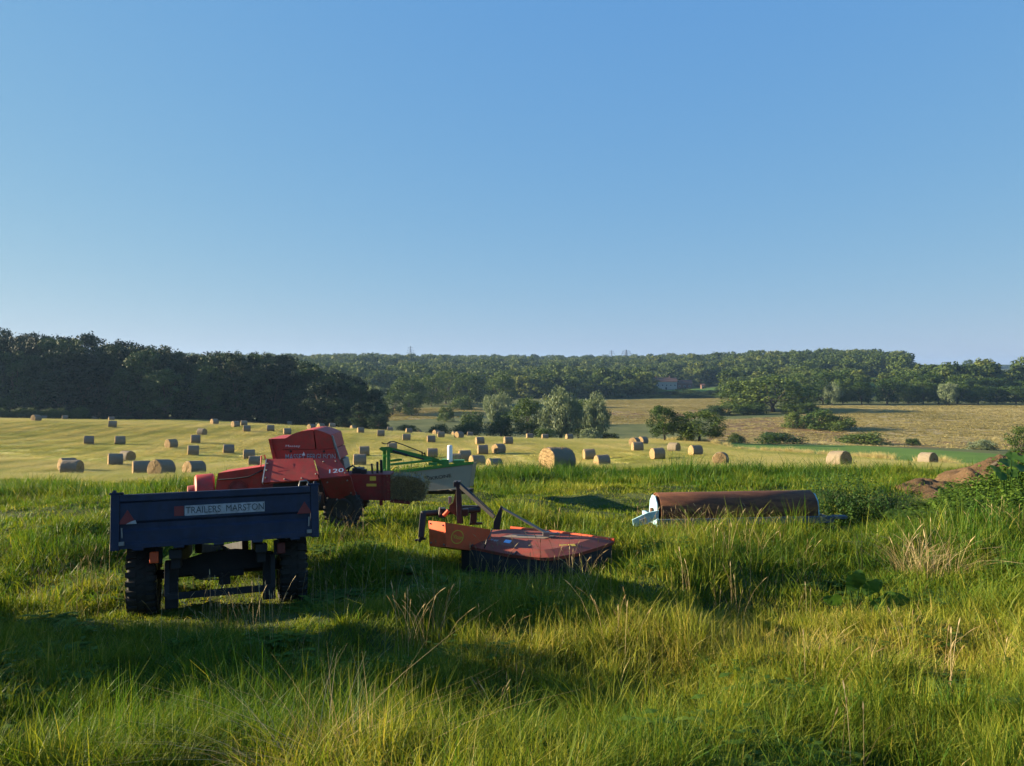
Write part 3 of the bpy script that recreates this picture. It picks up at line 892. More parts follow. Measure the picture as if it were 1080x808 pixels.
# ------------------------------------------------------------------ trees and bushes
def crown_mesh(name, mat, h, w, seed, nlobe=34, ncard=3600, card=0.3, z0=0.16, shape='oak'):
    """leaf clumps gathered on many lobes, with gaps between the lobes"""
    g = np.random.default_rng(seed)
    cz_ = (z0 + 1) / 2 * h; rz = (1 - z0) / 2 * h; rx = w / 2
    lob = []
    for i in range(nlobe):
        d = g.normal(size=3); d /= np.linalg.norm(d)
        f = g.uniform(0.45, 0.80)
        r = g.uniform(0.20, 0.34) * rx
        if shape == 'bush':
            tz = g.uniform(0.05, 0.78); a = g.uniform(0, 6.28); q = math.sqrt(max(0.05, 1 - (tz / 0.95) ** 2)) * g.uniform(0.25, 0.80)
            c = np.array([math.cos(a) * rx * q, math.sin(a) * rx * q, tz * h])
        elif shape == 'full':
            tz = g.uniform(-0.92, 0.92); a = g.uniform(0, 6.28)
            prof = math.sqrt(1 - tz * tz) if tz > 0 else (1 - 0.30 * tz * tz)
            q = prof * math.sqrt(g.uniform(0.25, 0.80))
            c = np.array([math.cos(a) * rx * q * .9, math.sin(a) * rx * q * .9, cz_ + tz * rz * 0.86]); r *= 0.9
        else:
            c = np.array([d[0] * rx * f, d[1] * rx * f, cz_ + d[2] * rz * f])
        if shape == 'willow':
            c[:2] *= 0.95; r *= 0.8
        lob.append((c, r, g.uniform()))
    vol = np.array([r ** 2 for _, r, _ in lob]); cnt = np.maximum(8, (ncard * vol / vol.sum()).astype(int))
    Vs, B = [], []
    for (c, r, b), n in zip(lob, cnt):
        d = g.normal(size=(n, 3)); d /= np.linalg.norm(d, axis=1)[:, None]
        rr = r * (1 - 0.45 * g.uniform(size=n) ** 2.2) * (1 + 0.16 * g.normal(size=n))
        st = np.array([1, 1, 1.45 if shape == 'willow' else 0.85])
        p = c + d * rr[:, None] * st
        nn = d + g.normal(size=(n, 3)) * 0.55; nn /= np.linalg.norm(nn, axis=1)[:, None]
        t = np.cross(nn, g.normal(size=(n, 3))); t /= np.linalg.norm(t, axis=1)[:, None]
        u = np.cross(nn, t)
        if shape == 'willow':
            t = np.stack([t[:, 0] * .4, t[:, 1] * .4, -1.0 + 0 * t[:, 2]], 1); u = np.cross(nn, t); u /= (np.linalg.norm(u, axis=1)[:, None] + 1e-6)
            a = card * g.uniform(0.7, 1.7, n)[:, None]; bb = card * g.uniform(0.28, 0.5, n)[:, None]
        else:
            a = card * g.uniform(0.6, 1.35, n)[:, None]; bb = card * g.uniform(0.45, 0.95, n)[:, None]
        k1 = g.uniform(-.35, .35, n)[:, None]; k2 = g.uniform(-.35, .35, n)[:, None]
        q = np.stack([p - t * a + u * bb * k1, p - u * bb + t * a * k2, p + t * a + u * bb * k2, p + u * bb + t * a * k1], 1) if shape == 'x' else \
            np.stack([p - t * a * 0.5 - u * bb * (0.2 + k1), p + t * a * k2 * .5 - u * bb * 0.5, p + t * a * 0.5 + u * bb * k1, p - t * a * k1 * .5 + u * bb * 0.5], 1)
        Vs.append(q.reshape(-1, 3)); B.append(np.repeat(np.clip(b * 0.55 + g.uniform(size=n) * 0.45, 0, 1), 4))
    V = np.concatenate(Vs); Fc = np.arange(len(V)).reshape(-1, 4)
    V[:, 2] = np.maximum(V[:, 2], 0.02 * h)
    return mesh_np(name, V, Fc, [mat], attrs={'bl': np.concatenate(B)}), lob


def trunk_mesh(name, h, w, seed, lob, z0=0.16, r0=None):
    g = random.Random(seed); mb = MB()
    r0 = r0 or h * 0.024
    top = h * (z0 + 0.30)
    pts = []
    for i in range(5):
        t = i / 4; pts.append((g.uniform(-.02, .02) * h * t, g.uniform(-.02, .02) * h * t, -0.4 + (top + 0.4) * t))
    mb.tube(pts, [r0 * 1.5, r0 * 1.05, r0 * 0.95, r0 * 0.85, r0 * 0.7], 8)
    for (c, r, b) in g.sample(lob, min(12, len(lob))):
        s = Vector(pts[g.choice((2, 3, 4))]); e = Vector(c); m = s.lerp(e, 0.5) + Vector((0, 0, -0.04 * h))
        mb.tube([s, m, e], [r0 * 0.5, r0 * 0.32, r0 * 0.12], 6)
    me = bpy.data.meshes.new(name); me.from_pydata(mb.v, [], mb.f); me.materials.append(M['bark'])
    me.polygons.foreach_set('use_smooth', [True] * len(mb.f)); me.update()
    return me


PROTO = {}


def proto(pk, k, mat, h, w, seed, **kw):
    z0 = kw.get('z0', 0.16)
    tr = kw.pop('trunk', True)
    cr, lob = crown_mesh('crown', mat, h, w, seed, **kw)
    PROTO.setdefault(pk, []).append((cr, trunk_mesh('trunk', h, w, seed, lob, z0) if tr else None, h, w))


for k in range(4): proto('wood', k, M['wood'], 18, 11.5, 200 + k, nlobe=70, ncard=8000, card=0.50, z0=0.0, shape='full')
for k in range(3): proto('oak', k, M['oak'], 12, 12, 210 + k, nlobe=56, ncard=6500, card=0.42, z0=0.10, shape='full')
for k in range(4): proto('round', k, M['oak'], 14, 13, 220 + k, nlobe=56, ncard=4200, card=0.60, z0=0.0, shape='full')
for k in range(2): proto('willow', k, M['willow'], 13, 10.5, 230 + k, nlobe=60, ncard=7000, card=0.5, z0=0.02, shape='willow')
for k in range(3): proto('bush', k, M['oak'], 5, 8, 240 + k, nlobe=30, ncard=3000, card=0.34, z0=0.0, shape='bush')
for k in range(2): proto('palebush', k, M['willow'], 5, 7, 250 + k, nlobe=30, ncard=3000, card=0.34, z0=0.0, shape='bush')
_pc = [0]


def tree(kind, name, px, top, wpx, Y, label, cat='tree', group=None, rz=None, base_z=None):
    """a tree of the wanted pixel width whose crown reaches the wanted row; it stands on the ground at distance Y"""
    g = gp(px, Y)
    if base_z is not None: g.z = base_z
    h = max(P(px, top, Y).z - g.z, 1.0); w = wpx / FPX * Y
    cr, tk, ph, pw = PROTO[kind][_pc[0] % len(PROTO[kind])]; _pc[0] += 1
    r = empty(name, g, random.uniform(0, 6.28) if rz is None else rz)
    r.scale = (w / pw * 0.97, w / pw * 0.97, h / ph * 0.98)
    tag(r, label, cat, group)
    if tk is not None: link('trunk', tk, r)
    link('crown', cr, r)
    return r


def left_wood():
    sky_x = [-120, -60, 0, 45, 75, 110, 140, 170, 200, 250, 285, 310, 330, 345, 360, 385, 400, 412, 420]
    sky_y = [346, 344, 346, 349, 347, 357, 356, 362, 367, 366, 371, 379, 378, 384, 391, 399, 414, 436, 446]
    lab = 'dark broadleaf tree in the shaded wood along the left side of the hayfield'
    lab2 = 'broadleaf tree with sunlit top standing on the ridge line of the left wood'
    for row, (Y, dy, dx) in enumerate([(206, 12, 0), (214, 6, 12), (224, 2, 5), (236, 0, 16)]):
        px = -120 + dx
        while px < 404:
            x = px + random.uniform(-5, 5)
            t = float(np.interp(x, sky_x, sky_y)) + dy * random.uniform(0.4, 2.4) + random.uniform(-5, 3) - (2 if row == 3 else 1)
            edge = float(np.interp(x, [320, 400], [0, 1]))
            Yt = Y - 22 * edge + random.uniform(-3, 3)
            wd = random.uniform(40, 58)
            if x > 370: wd = 30
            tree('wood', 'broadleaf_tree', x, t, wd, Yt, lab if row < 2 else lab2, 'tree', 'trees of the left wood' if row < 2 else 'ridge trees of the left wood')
            px += 23 if row < 3 else 27
    # low shrub layer along the wood edge
    for i in range(22):
        x = 30 + i * 17.5 + random.uniform(-6, 6)
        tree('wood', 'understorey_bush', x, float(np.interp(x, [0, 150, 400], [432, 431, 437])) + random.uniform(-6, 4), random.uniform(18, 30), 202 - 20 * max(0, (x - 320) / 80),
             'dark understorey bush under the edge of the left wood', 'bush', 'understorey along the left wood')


def mid_trees():
    T = tree
    gm = 'trees in the valley left of the willow'
    T('willow', 'pale_tree', 396, 403, 26, 345, 'pale green tree just right of the dark wood end')
    T('oak', 'oak_tree', 430, 395, 46, 350, 'broad dark oak above the shaded meadow, nearest the wood')
    T('round', 'broadleaf_tree', 414, 413, 26, 335, 'low rounded tree at the left foot of the broad dark oak')
    T('round', 'broadleaf_tree', 434, 413, 26, 332, 'low rounded tree at the right foot of the broad dark oak')
    T('round', 'broadleaf_tree', 455, 393, 36, 400, 'dark tree behind and right of the broad oak', 'tree')
    T('round', 'broadleaf_tree', 470, 387, 40, 420, 'tallest broad tree in the middle of the valley')
    T('round', 'broadleaf_tree', 495, 391, 42, 410, 'wide dark tree right of the tallest valley tree')
    T('oak', 'oak_tree', 528, 393, 38, 395, 'spreading light topped tree behind the pale willow shrub')
    T('bush', 'valley_bush', 487, 415, 32, 372, 'wide dark bush behind the sunlit grass strip', 'bush')
    T('bush', 'valley_bush', 471, 427, 23, 300, 'rounded green bush alone on the shaded meadow', 'bush')
    T('willow', 'willow_tree', 524, 411, 40, 290, 'small pale willow left of the tall willow, in front of dark trees')
    T('bush', 'valley_bush', 499, 431, 36, 255, 'dark bush below the small pale willow on its left', 'bush')
    T('bush', 'valley_bush', 528, 432, 42, 225, 'dense dark bush at the field edge under the small pale willow', 'bush')
    T('bush', 'valley_bush', 430, 446, 34, 212, 'low dark bush at the field edge beside the wood', 'bush')
    T('bush', 'valley_bush', 462, 445, 34, 212, 'low dark bush at the field edge below the round bush', 'bush')
    T('bush', 'valley_bush', 490, 443, 36, 208, 'low dark bush at the field edge under the dark trees', 'bush')
    T('oak', 'oak_tree', 557, 417, 48, 218, 'dark leafy tree left of the tall pale willow')
    T('willow', 'willow_tree', 591, 409, 60, 213, 'tall pale silvery willow at the far edge of the hayfield')
    T('oak', 'oak_tree', 610, 420, 44, 226, 'dark tree between the two pale willows')
    T('willow', 'willow_tree', 629, 414, 38, 208, 'slimmer pale willow right of the dark tree')
    T('palebush', 'hedge_bush', 622, 449, 30, 192, 'grey green bush at the foot of the slimmer willow', 'bush')
    T('bush', 'hedge_bush', 644, 455, 26, 192, 'small dark bush at the right end of the willow group', 'bush')
    T('bush', 'hedge_bush', 575, 449, 30, 190, 'low dark bush at the foot of the tall willow', 'bush')
    T('oak', 'oak_tree', 701, 427, 44, 152, 'open crowned oak with bare trunk at the hayfield edge')
    T('oak', 'oak_tree', 738, 432, 62, 150, 'wide dense oak at the hayfield edge, right of the open one')
    T('bush', 'hedge_bush', 724, 446, 26, 150, 'bush filling the gap between the two oaks', 'bush')
    T('bush', 'hedge_bush', 778, 455, 26, 185, 'dark dome bush just right of the two oaks', 'bush')
    T('bush', 'hedge_bush', 822, 454, 70, 190, 'wide dark dome bush behind the green crop', 'bush')
    T('round', 'oak_tree', 815, 394, 90, 340, 'huge dark rounded oak beside the tan field')
    T('round', 'oak_tree', 787, 398, 62, 352, 'large dark oak at the left of the huge rounded one')
    for x, t, w in ((752, 426, 36), (770, 424, 40), (795, 423, 36), (838, 424, 34), (852, 423, 30)):
        T('bush', 'hedge_bush', x, t, w, 325, 'hedge bush below the huge dark oak', 'bush', 'hedge at the foot of the dark oaks')
    T('bush', 'valley_bush', 862, 428, 54, 255, 'large sunlit bush casting a shadow on the tan pasture', 'bush')
    T('bush', 'valley_bush', 886, 436, 46, 250, 'lower right lobe bush beside the large sunlit bush', 'bush')
    T('bush', 'valley_bush', 836, 432, 26, 262, 'small bush left of the large sunlit bush', 'bush')
    T('bush', 'hedge_bush', 908, 454, 74, 198, 'long low dull bush above the green crop', 'bush')
    T('bush', 'hedge_bush', 963, 461, 20, 196, 'small dark round bush above the green crop', 'bush')
    T('palebush', 'hedge_bush', 1036, 462, 36, 175, 'dull brownish bush at the right end of the green crop', 'bush')
    T('round', 'field_tree', 1078, 446, 34, 105, 'dark tree cut by the right edge of the picture')
    for (bx, by, bw, bh, lb) in ((-7.9, 6.7, 2.7, 2.2, 'green bush added out of view left of the blue trailer to shade the meadow'), (-9.9, 7.6, 3.4, 2.7, 'larger bush added out of view behind the shade bush left of the blue trailer')):  # bushes added beyond the left frame edge to shade the foreground grass
        cr, tk, ph, pw = PROTO['bush'][_pc[0] % 3]; _pc[0] += 1
        r = empty('added_shade_bush', (bx, by, ground(bx, by)), random.uniform(0, 6.28)); r.scale = (bw / pw, bw / pw, bh / ph); tag(r, lb, 'bush')
        link('trunk', tk, r); link('crown', cr, r)
    # hedge line behind the tan field, in front of the hill wood
    gl = 'tree row behind the tan field'
    for x, t in [(540, 390), (556, 394), (572, 388), (590, 396), (606, 392), (618, 398), (632, 394), (648, 393), (662, 399), (676, 404), (768, 406), (778, 396), (752, 411), (735, 413), (690, 409), (706, 412), (720, 409), (728, 411)]:
        T('round', 'broadleaf_tree', x, t, random.uniform(26, 36), 505 + random.uniform(-12, 12), 'leafy tree in the row along the top of the tan field', 'tree', gl)
    for x in range(640, 775, 15):
        T('bush', 'hedge_bush', x, 414 + random.uniform(-2, 3), 24, 478, 'hedge bush along the top edge of the tan field', 'bush', 'hedge above the tan field')
    gr = 'front tree row above the right pasture'
    for x, t, w in [(850, 403, 30), (868, 400, 28), (889, 397, 26), (909, 401, 26), (936, 397, 36), (958, 402, 26), (974, 400, 26), (990, 403, 28), (1010, 400, 38), (1032, 405, 28), (1052, 406, 30),
                    (1072, 406, 30), (1096, 405, 34)]:
        T('round', 'broadleaf_tree', x, t, w, 395 + random.uniform(-5, 5), 'leafy tree in the front row along the top of the right pasture', 'tree', gr)
    gb = 'second tree row above the right pasture'
    for x, t, w in [(842, 392, 34), (866, 390, 34), (888, 389, 34), (906, 393, 26), (958, 389, 36), (982, 391, 34), (1014, 393, 36), (1047, 397, 42), (1082, 400, 36)]:
        T('round', 'broadleaf_tree', x, t, w, 440 + random.uniform(-8, 8), 'leafy tree in the second row behind the right pasture', 'tree', gb)
    T('willow', 'pale_tree', 878, 403, 26, 388, 'pale tree left in the row above the right pasture')
    T('willow', 'pale_tree', 1000, 401, 26, 388, 'yellowish pale tree in the middle of the right row')
    T('oak', 'skyline_tree', 1021, 379, 13, 800, 'lone dark tree on the skyline at the right')
    T('oak', 'skyline_tree', 1073, 382, 17, 800, 'flat topped tree on the right skyline near the frame edge')
    T('round', 'skyline_tree', 374, 372, 9, 1330, 'small round tree knoll rising over the left skyline')


def hedge():
    """far hedge at the left end of the hayfield"""
    h = empty('field_hedge', gp(28, 186))
    tag(h, 'clipped sunlit hedge at the far left end of the hayfield', 'hedge')
    Vs, B, n0 = [], [], 0
    for i in range(16):
        px = -70 + i * 10.5
        cr, _, ph, pw = PROTO['bush'][i % 3]
        n = len(cr.vertices); v = np.empty(n * 3, np.float32); cr.vertices.foreach_get('co', v); v = v.reshape(-1, 3)
        b = np.empty(n, np.float32); cr.attributes['bl'].data.foreach_get('value', b)
        p = gp(px, 188 + i * 0.5); s = np.array([3.2 / pw * 1.6, 3.2 / pw, (P(px, 430, 188).z - p.z) / ph * random.uniform(0.9, 1.08)])
        Vs.append(v * s + np.array(p) - np.array(h.location)); B.append(b)
    V = np.concatenate(Vs)
    link('foliage', mesh_np('hedge_foliage', V, np.arange(len(V)).reshape(-1, 4), [M['oak']], attrs={'bl': np.concatenate(B)}), h)


def hill_woods():
    pr = []
    for k in range(5):
        cr, lob = crown_mesh('far_crown', M['far_leaf'], 14, 13, 260 + k, nlobe=44, ncard=1100, card=1.2, z0=-0.05, shape='full')
        pr.append(cr)
    n = 22000
    y = np.sqrt(rng.uniform(470 ** 2, 1500 ** 2, n)); px = rng.uniform(-140, 1220, n)
    x = (px - 540) / FPX * y
    keep = np.ones(n, bool)
    for p in PALE: keep &= poly_mask(x, y, p, 6) < 0.5
    keep &= ~((px > 682) & (px < 768) & (y > 465) & (y < 655))
    keep &= ~((px > 640) & (px < 800) & (y < 500))
    keep &= ~((px > 955) & (px < 1150) & (y > 545) & (y < 860))
    keep &= ~((px > 905) & (px < 950) & (y > 500) & (y < 620))
    keep &= ~((px > 364) & (px < 378) & (y > 640) & (y < 702))
    keep &= ~((px > 878) & (px < 892) & (y > 490) & (y < 540))
    keep &= ~((px > 955) & (px < 1240) & (y > 800))
    x, y = x[keep], y[keep]
    # thin to roughly one tree each 9 m
    cell = {}
    idx = []
    for i in range(len(x)):
        c = (int(x[i] // 12.5), int(y[i] // 13.5))
        if c in cell: continue
        cell[c] = 1; idx.append(i)
    x, y = x[idx], y[idx]
    n = len(x)
    s = rng.uniform(0.85, 1.65, n); hz = s * rng.uniform(0.62, 0.95, n)
    t = 0.42 + 0.38 * (fnoise(x / 60, y / 60, 301, 3) - 0.5) + rng.normal(0, 0.20, n)
    scatter('hill_woodland', np.stack([x, y, ground(x, y) - 0.3], 1), np.stack([rng.normal(0, .05, n), rng.normal(0, .05, n), rng.uniform(0, 6.28, n)], 1),
            np.stack([s, s, hz], 1), np.clip(t, 0.05, 0.95), rng.integers(0, 5, n), pr, 'mixed woodland covering the far hillside')
    # distant blue woods at the right edge of the skyline
    m = 500
    y = rng.uniform(2300, 2700, m); px = rng.uniform(940, 1240, m); x = (px - 540) / FPX * y
    scatter('distant_woodland', np.stack([x, y, ground(x, y)], 1), np.stack([np.zeros(m), np.zeros(m), rng.uniform(0, 6.28, m)], 1),
            np.stack([np.full(m, 1.8), np.full(m, 1.8), np.full(m, .9)], 1), np.full(m, .3), rng.integers(0, 5, m), pr, 'distant hazy woods on the right skyline')


# ------------------------------------------------------------------ bales
def bale_mesh(seed, fuzz=700):
    g = np.random.default_rng(seed)
    n, m, Rr, L = 48, 12, 0.62, 1.22
    V, Fs, MI = [], [], []
    def rad(th, t):
        a = th
        bump = 0.018 * math.sin(3 * a + seed) + 0.012 * math.sin(7 * a + 2 * seed + t * 3)
        r = Rr * (1 + bump) - 0.03 * max(0, abs(t) * 2 - 0.86) / 0.14
        return r + g.normal(0, 0.007)
    def pt(xx, r, th):
        z = r * math.cos(th); y = r * math.sin(th)
        z = max(z, -Rr * 0.93)                     # sits a little flat on its underside
        if z < -0.3: y *= 1.03
        return (xx, y, z + Rr * 0.93)
    rings = []
    xs = [-0.5, -0.485, -0.44] + list(np.linspace(-0.38, 0.38, m)) + [0.44, 0.485, 0.5]
    for t in xs:
        rings.append(len(V))
        for k in range(n): V.append(pt(t * L, rad(2 * math.pi * k / n, t), 2 * math.pi * k / n))
    for a, b in zip(rings[:-1], rings[1:]):
        for k in range(n): Fs.append((a + k, b + k, b + (k + 1) % n, a + (k + 1) % n)); MI.append(0)
    for sgn, r0 in ((-1, rings[0]), (1, rings[-1])):
        prev = r0
        for f in (0.9, 0.75, 0.58, 0.4, 0.22, 0.07):
            cur = len(V)
            for k in range(n):
                V.append(pt(sgn * (L / 2 + 0.03 * (1 - f) + g.normal(0, 0.012)), Rr * f, 2 * math.pi * k / n))
            for k in range(n):
                q = (prev + k, prev + (k + 1) % n, cur + (k + 1) % n, cur + k)
                Fs.append(q if sgn < 0 else q[::-1]); MI.append(1)
            prev = cur
        # close the middle with a fan of quads
        c = len(V); V.append(pt(sgn * (L / 2 + 0.035), 0, 0))
        for k in range(0, n, 2): Fs.append((prev + k, prev + k + 1, prev + (k + 2) % n, c)); MI.append(1)
    # loose straws standing off the surface
    for i in range(fuzz):
        th = g.uniform(0, 2 * math.pi)
        end = g.uniform() < 0.45
        if end:
            sgn = g.choice((-1, 1)); p = np.array(pt(sgn * L / 2, Rr * math.sqrt(g.uniform()), th)); d = np.array([sgn * 0.5, 0, 0]) + g.normal(0, 0.6, 3)
        else:
            p = np.array(pt(g.uniform(-.5, .5) * L, Rr, th)); d = np.array([0, math.sin(th), math.cos(th)]) * 0.25 + g.normal(0, 0.6, 3)
        d /= np.linalg.norm(d); ln = g.uniform(0.03, 0.10); w = np.cross(d, g.normal(size=3)); w /= np.linalg.norm(w) + 1e-6
        b = len(V); e = p + d * ln; w = w * 0.004
        V += [tuple(p - w), tuple(p + w), tuple(e + w), tuple(e - w)]; Fs.append((b, b + 1, b + 2, b + 3)); MI.append(1)
    V = np.array(V); V[:, 2] = np.maximum(V[:, 2], -0.02)
    return mesh_np('hay_bale', V, np.array(Fs), [M['bale_side'], M['bale_end']], MI, smooth=True)


BALES = [  # px, row of the underside, height in px, turn in degrees (+ shows the left end), label
    (37.5, 444.5, 7.5, 40, 'hay bale with sunlit round end, farthest left below the hedge'),
    (46, 443.6, 5, 0, 'small far bale half hidden right of the leftmost bale'),
    (68, 443.7, 5.5, 5, 'tiny far bale second from left along the shaded field top'),
    (99.5, 443.5, 5.2, 0, 'tiny far bale in the wood shadow, third along the field top'),
    (117, 444.6, 5.2, 8, 'tiny bale peeping over another below the left wood'),
    (118, 451, 7.3, 0, 'bale directly in front of a tiny far one at upper left'),
    (168, 443, 5, -30, 'dim bale lying deep in the shadow of the left wood'),
    (225.7, 448, 6.3, 35, 'far bale with pale lit end, left of a close pair under the wood'),
    (248, 450.6, 6.8, 35, 'lit ended bale, left one of a far pair under the wood'),
    (257, 449.6, 6.3, 0, 'grey bale, right one of a far pair under the wood'),
    (260, 455.5, 7, 0, 'grey bale just in front of the far pair under the wood'),
    (212.5, 459, 7.6, -35, 'bale with its right end turned, upper of three stacked in line at left'),
    (205.7, 467.5, 9, 0, 'side on bale, middle of three in line left of the baler'),
    (180, 472.5, 9.7, 35, 'bale with bright left end, alone left of the line of three'),
    (203, 480, 10.5, 0, 'side on bale, lowest of three in line above the trailer'),
    (240.5, 478.5, 10, 0, 'grey bale above the drum end of the red baler'),
    (262, 484.5, 10.7, 0, 'grey bale left of the red baler hood'),
    (268, 492, 11.5, 0, 'bale partly hidden behind the front of the red baler'),
    (93, 468.7, 9.3, 0, 'side on bale in the left field, left one of two level neighbours'),
    (126, 469, 9.3, 0, 'side on bale in the left field, right one of two level neighbours'),
    (133, 487, 12, -55, 'bale with dark round end behind a side on bale at left'),
    (120.5, 491.5, 13.3, 4, 'side on bale overlapping the dark ended one at left'),
    (70, 497, 14, 20, 'bale mostly hidden behind the nearest far left bale'),
    (74.5, 501.5, 17, -30, 'large bale with dark right end at the far left grass edge'),
    (148, 501.5, 15.5, 4, 'grey bale half hidden behind the big round ended bale above the trailer'),
    (169.5, 503.5, 19.5, 48, 'big bale showing its round straw end above the trailer left'),
    (204, 503, 16, 38, 'bale with lit straw end, right of the big round ended one'),
    (285, 455, 7, 0, 'far grey bale above and left of the baler hood'),
    (305, 450, 4.2, 0, 'tiniest bale top showing under the wood behind the hood'),
    (302.5, 458.5, 7.3, 5, 'grey bale low in front of the wood, left of the hood peak'),
    (328, 453.5, 6.2, 40, 'lit ended bale showing over the hood peak of the baler'),
    (338, 452.5, 6.2, 30, 'lit ended bale just right of the hood peak'),
    (350, 452, 5.8, 5, 'grey bale under the wood, right of the hood peak pair'),
    (372, 453.5, 5, 35, 'small lit ended bale at the right part of the wood edge'),
    (380, 457, 6.3, 15, 'bale just right of the small lit ended one at the wood edge'),
    (401.5, 460.5, 7.3, 0, 'grey bale above the green mower bracket'),
    (411, 455.5, 5.3, 0, 'small far bale where the wood ends'),
    (431, 457.5, 6, 10, 'small far bale in front of the low dark field edge bush'),
    (428.5, 465, 7.8, 0, 'grey bale above the green mower arm'),
    (454.5, 467, 7.8, 4, 'grey bale above the middle of the green mower'),
    (442, 457.3, 3.6, 60, 'tiny pale speck of a bale on the far field rim'),
    (384, 480.5, 10.5, 0, 'upper of two bales stacked in view between baler and green mower'),
    (379, 491.5, 13, 5, 'lower of two bales in view between baler and green mower'),
    (414, 475.5, 9, 0, 'bale behind the top of the green mower arm'),
    (358, 491, 12, 0, 'bale hidden but for a sliver right of the baler hood'),
    (459.8, 458.5, 6, 40, 'small bale peeping behind another right of the far wood end'),
    (465, 462, 7, 5, 'bale in front of a peeping one on the far field rim'),
    (479.7, 459, 5.5, 30, 'bale half hidden behind a lit ended one on the far rim'),
    (484, 462.5, 7.5, 42, 'lit ended bale leading a group of three on the far rim'),
    (495.6, 461, 6, 5, 'last bale of the far rim group of three'),
    (506, 469, 8.6, 12, 'side on bale in the middle field, below the far rim group'),
    (536, 469, 8.6, 10, 'side on bale in the middle field, left of the willow'),
    (509, 479, 10.3, 8, 'bale side by side with a lit ended one, left of the pair'),
    (526, 478.5, 10.5, 38, 'lit ended bale with round face, right of the side by side pair'),
    (456, 483, 10.5, 4, 'bale seen over the canvas of the green mower'),
    (490, 486, 11.6, 8, 'bale right behind the tall white post of the green mower'),
    (481.5, 488, 9.5, 0, 'bale low beside the white post of the green mower'),
    (503, 493, 13, 20, 'bale at the right tip of the green mower canvas'),
    (521, 497, 13.8, 25, 'bale with lit left end in the grass right of the green mower'),
    (558.5, 463.5, 6.6, 12, 'far bale at the foot of the dark tree by the willow'),
    (574.8, 464, 6.4, 15, 'far bale straight below the tall pale willow'),
    (600.5, 464.3, 6.6, 20, 'far bale below the gap right of the tall willow'),
    (585.6, 497.5, 26.5, 36, 'nearest and biggest bale, with round straw end and grey side'),
    (621.7, 484.5, 11.5, 15, 'bale right of the biggest bale, the farther of two'),
    (635.5, 492.5, 13.3, 28, 'bale with lit left end right of the biggest bale, the nearer of two'),
    (669.5, 470.5, 10, 60, 'bale showing its lit end above two overlapping ones near the oaks'),
    (678, 469, 9.2, 50, 'round ended bale in the cluster left of the oaks'),
    (672.5, 476, 10, 15, 'front bale of the cluster left of the oaks'),
    (694, 484.5, 12.5, 25, 'bale with sunny left end below the open crowned oak'),
    (711, 476.5, 10, -35, 'bale with dark right end under the open crowned oak'),
    (734, 480.5, 11.3, 28, 'bale with lit left end below the dense oak'),
    (761, 491.5, 15, 78, 'bale facing the camera with its round brown end'),
    (886, 493, 18, -40, 'bale with dark round right end near the green crop'),
    (979.5, 490, 14, -42, 'rightmost bale, pale side and dark right end, beside the earth heap'),
]


def bales():
    protos = [bale_mesh(s) for s in (1, 2, 3)]
    big = bale_mesh(5, 2600)
    rep = []
    for i, (px, pb, hp, turn, lab) in enumerate(BALES):
        Y0 = 1.2 * FPX / hp
        Ys = np.linspace(Y0 * 0.82, Y0 * 1.22, 121)
        X = (px - 540) / FPX * Ys
        Z = ground(X, Ys)
        err = []
        for x, y, z in zip(X, Ys, Z):
            err.append(abs(proj((x, y, z))[1] - pb) + 1.2 * abs(math.log(y / Y0)) * 6)
        k = int(np.argmin(err))
        loc = Vector((X[k], Ys[k], Z[k] - 0.03))
        # lie on the slope: tilt by the local gradient
        gx = (ground(loc.x + .5, loc.y) - ground(loc.x - .5, loc.y)); gy = (ground(loc.x, loc.y + .5) - ground(loc.x, loc.y - .5))
        me = big if hp > 25 else protos[i % 3]
        o = link('hay_bale', me)
        nrm = Vector((-gx, -gy, 1)).normalized()
        q = Vector((0, 0, 1)).rotation_difference(nrm)
        o.rotation_mode = 'QUATERNION'
        o.rotation_quaternion = q @ Matrix.Rotation(R(turn + random.uniform(-4, 4)) - math.atan2(loc.x, loc.y), 3, 'Z').to_quaternion()
        s = min(1.12, max(0.92, hp * Ys[k] / FPX / 1.2)); s *= random.uniform(0.98, 1.02)
        o.scale = (s * random.uniform(0.97, 1.05), s, s)
        o.location = loc
        tag(o, lab, 'hay bale', 'round hay bales on the mown field')
        rep.append((i, px, pb, round(proj(loc)[1] - pb, 1), round(Ys[k], 1), round(Ys[k] / Y0, 2)))
    print('BALES', [r for r in rep if abs(r[3]) > 0.8])
# ------------------------------------------------------------------ lettering
def text_mesh(body, name, mat, parent, origin, xdir, up, width, height=None, depth=0.002, bold=0.0, spacing=1.0):
    cu = bpy.data.curves.new(name, 'FONT'); cu.body = body; cu.extrude = 0.0; cu.offset = bold; cu.space_character = spacing
    cu.resolution_u = 3
    o = bpy.data.objects.new('letters', cu); col.objects.link(o)
    bpy.context.view_layer.update()
    me = bpy.data.meshes.new_from_object(o.evaluated_get(bpy.context.evaluated_depsgraph_get()))
    bpy.data.objects.remove(o); bpy.data.curves.remove(cu)
    v = np.empty(len(me.vertices) * 3, np.float32); me.vertices.foreach_get('co', v); v = v.reshape(-1, 3)
    mn, mx = v.min(0), v.max(0)
    sx = width / (mx[0] - mn[0]); sy = sx if height is None else height / (mx[1] - mn[1])
    X = Vector(xdir).normalized(); U = Vector(up); U = (U - X * U.dot(X)).normalized(); N = X.cross(U)
    O = Vector(origin)
    w = [O + X * ((p[0] - mn[0]) * sx) + U * ((p[1] - mn[1]) * sy) + N * depth for p in v]
    for i, p in enumerate(w): me.vertices[i].co = p
    me.materials.clear(); me.materials.append(mat); me.update(); me.name = name
    return link(name, me, parent)


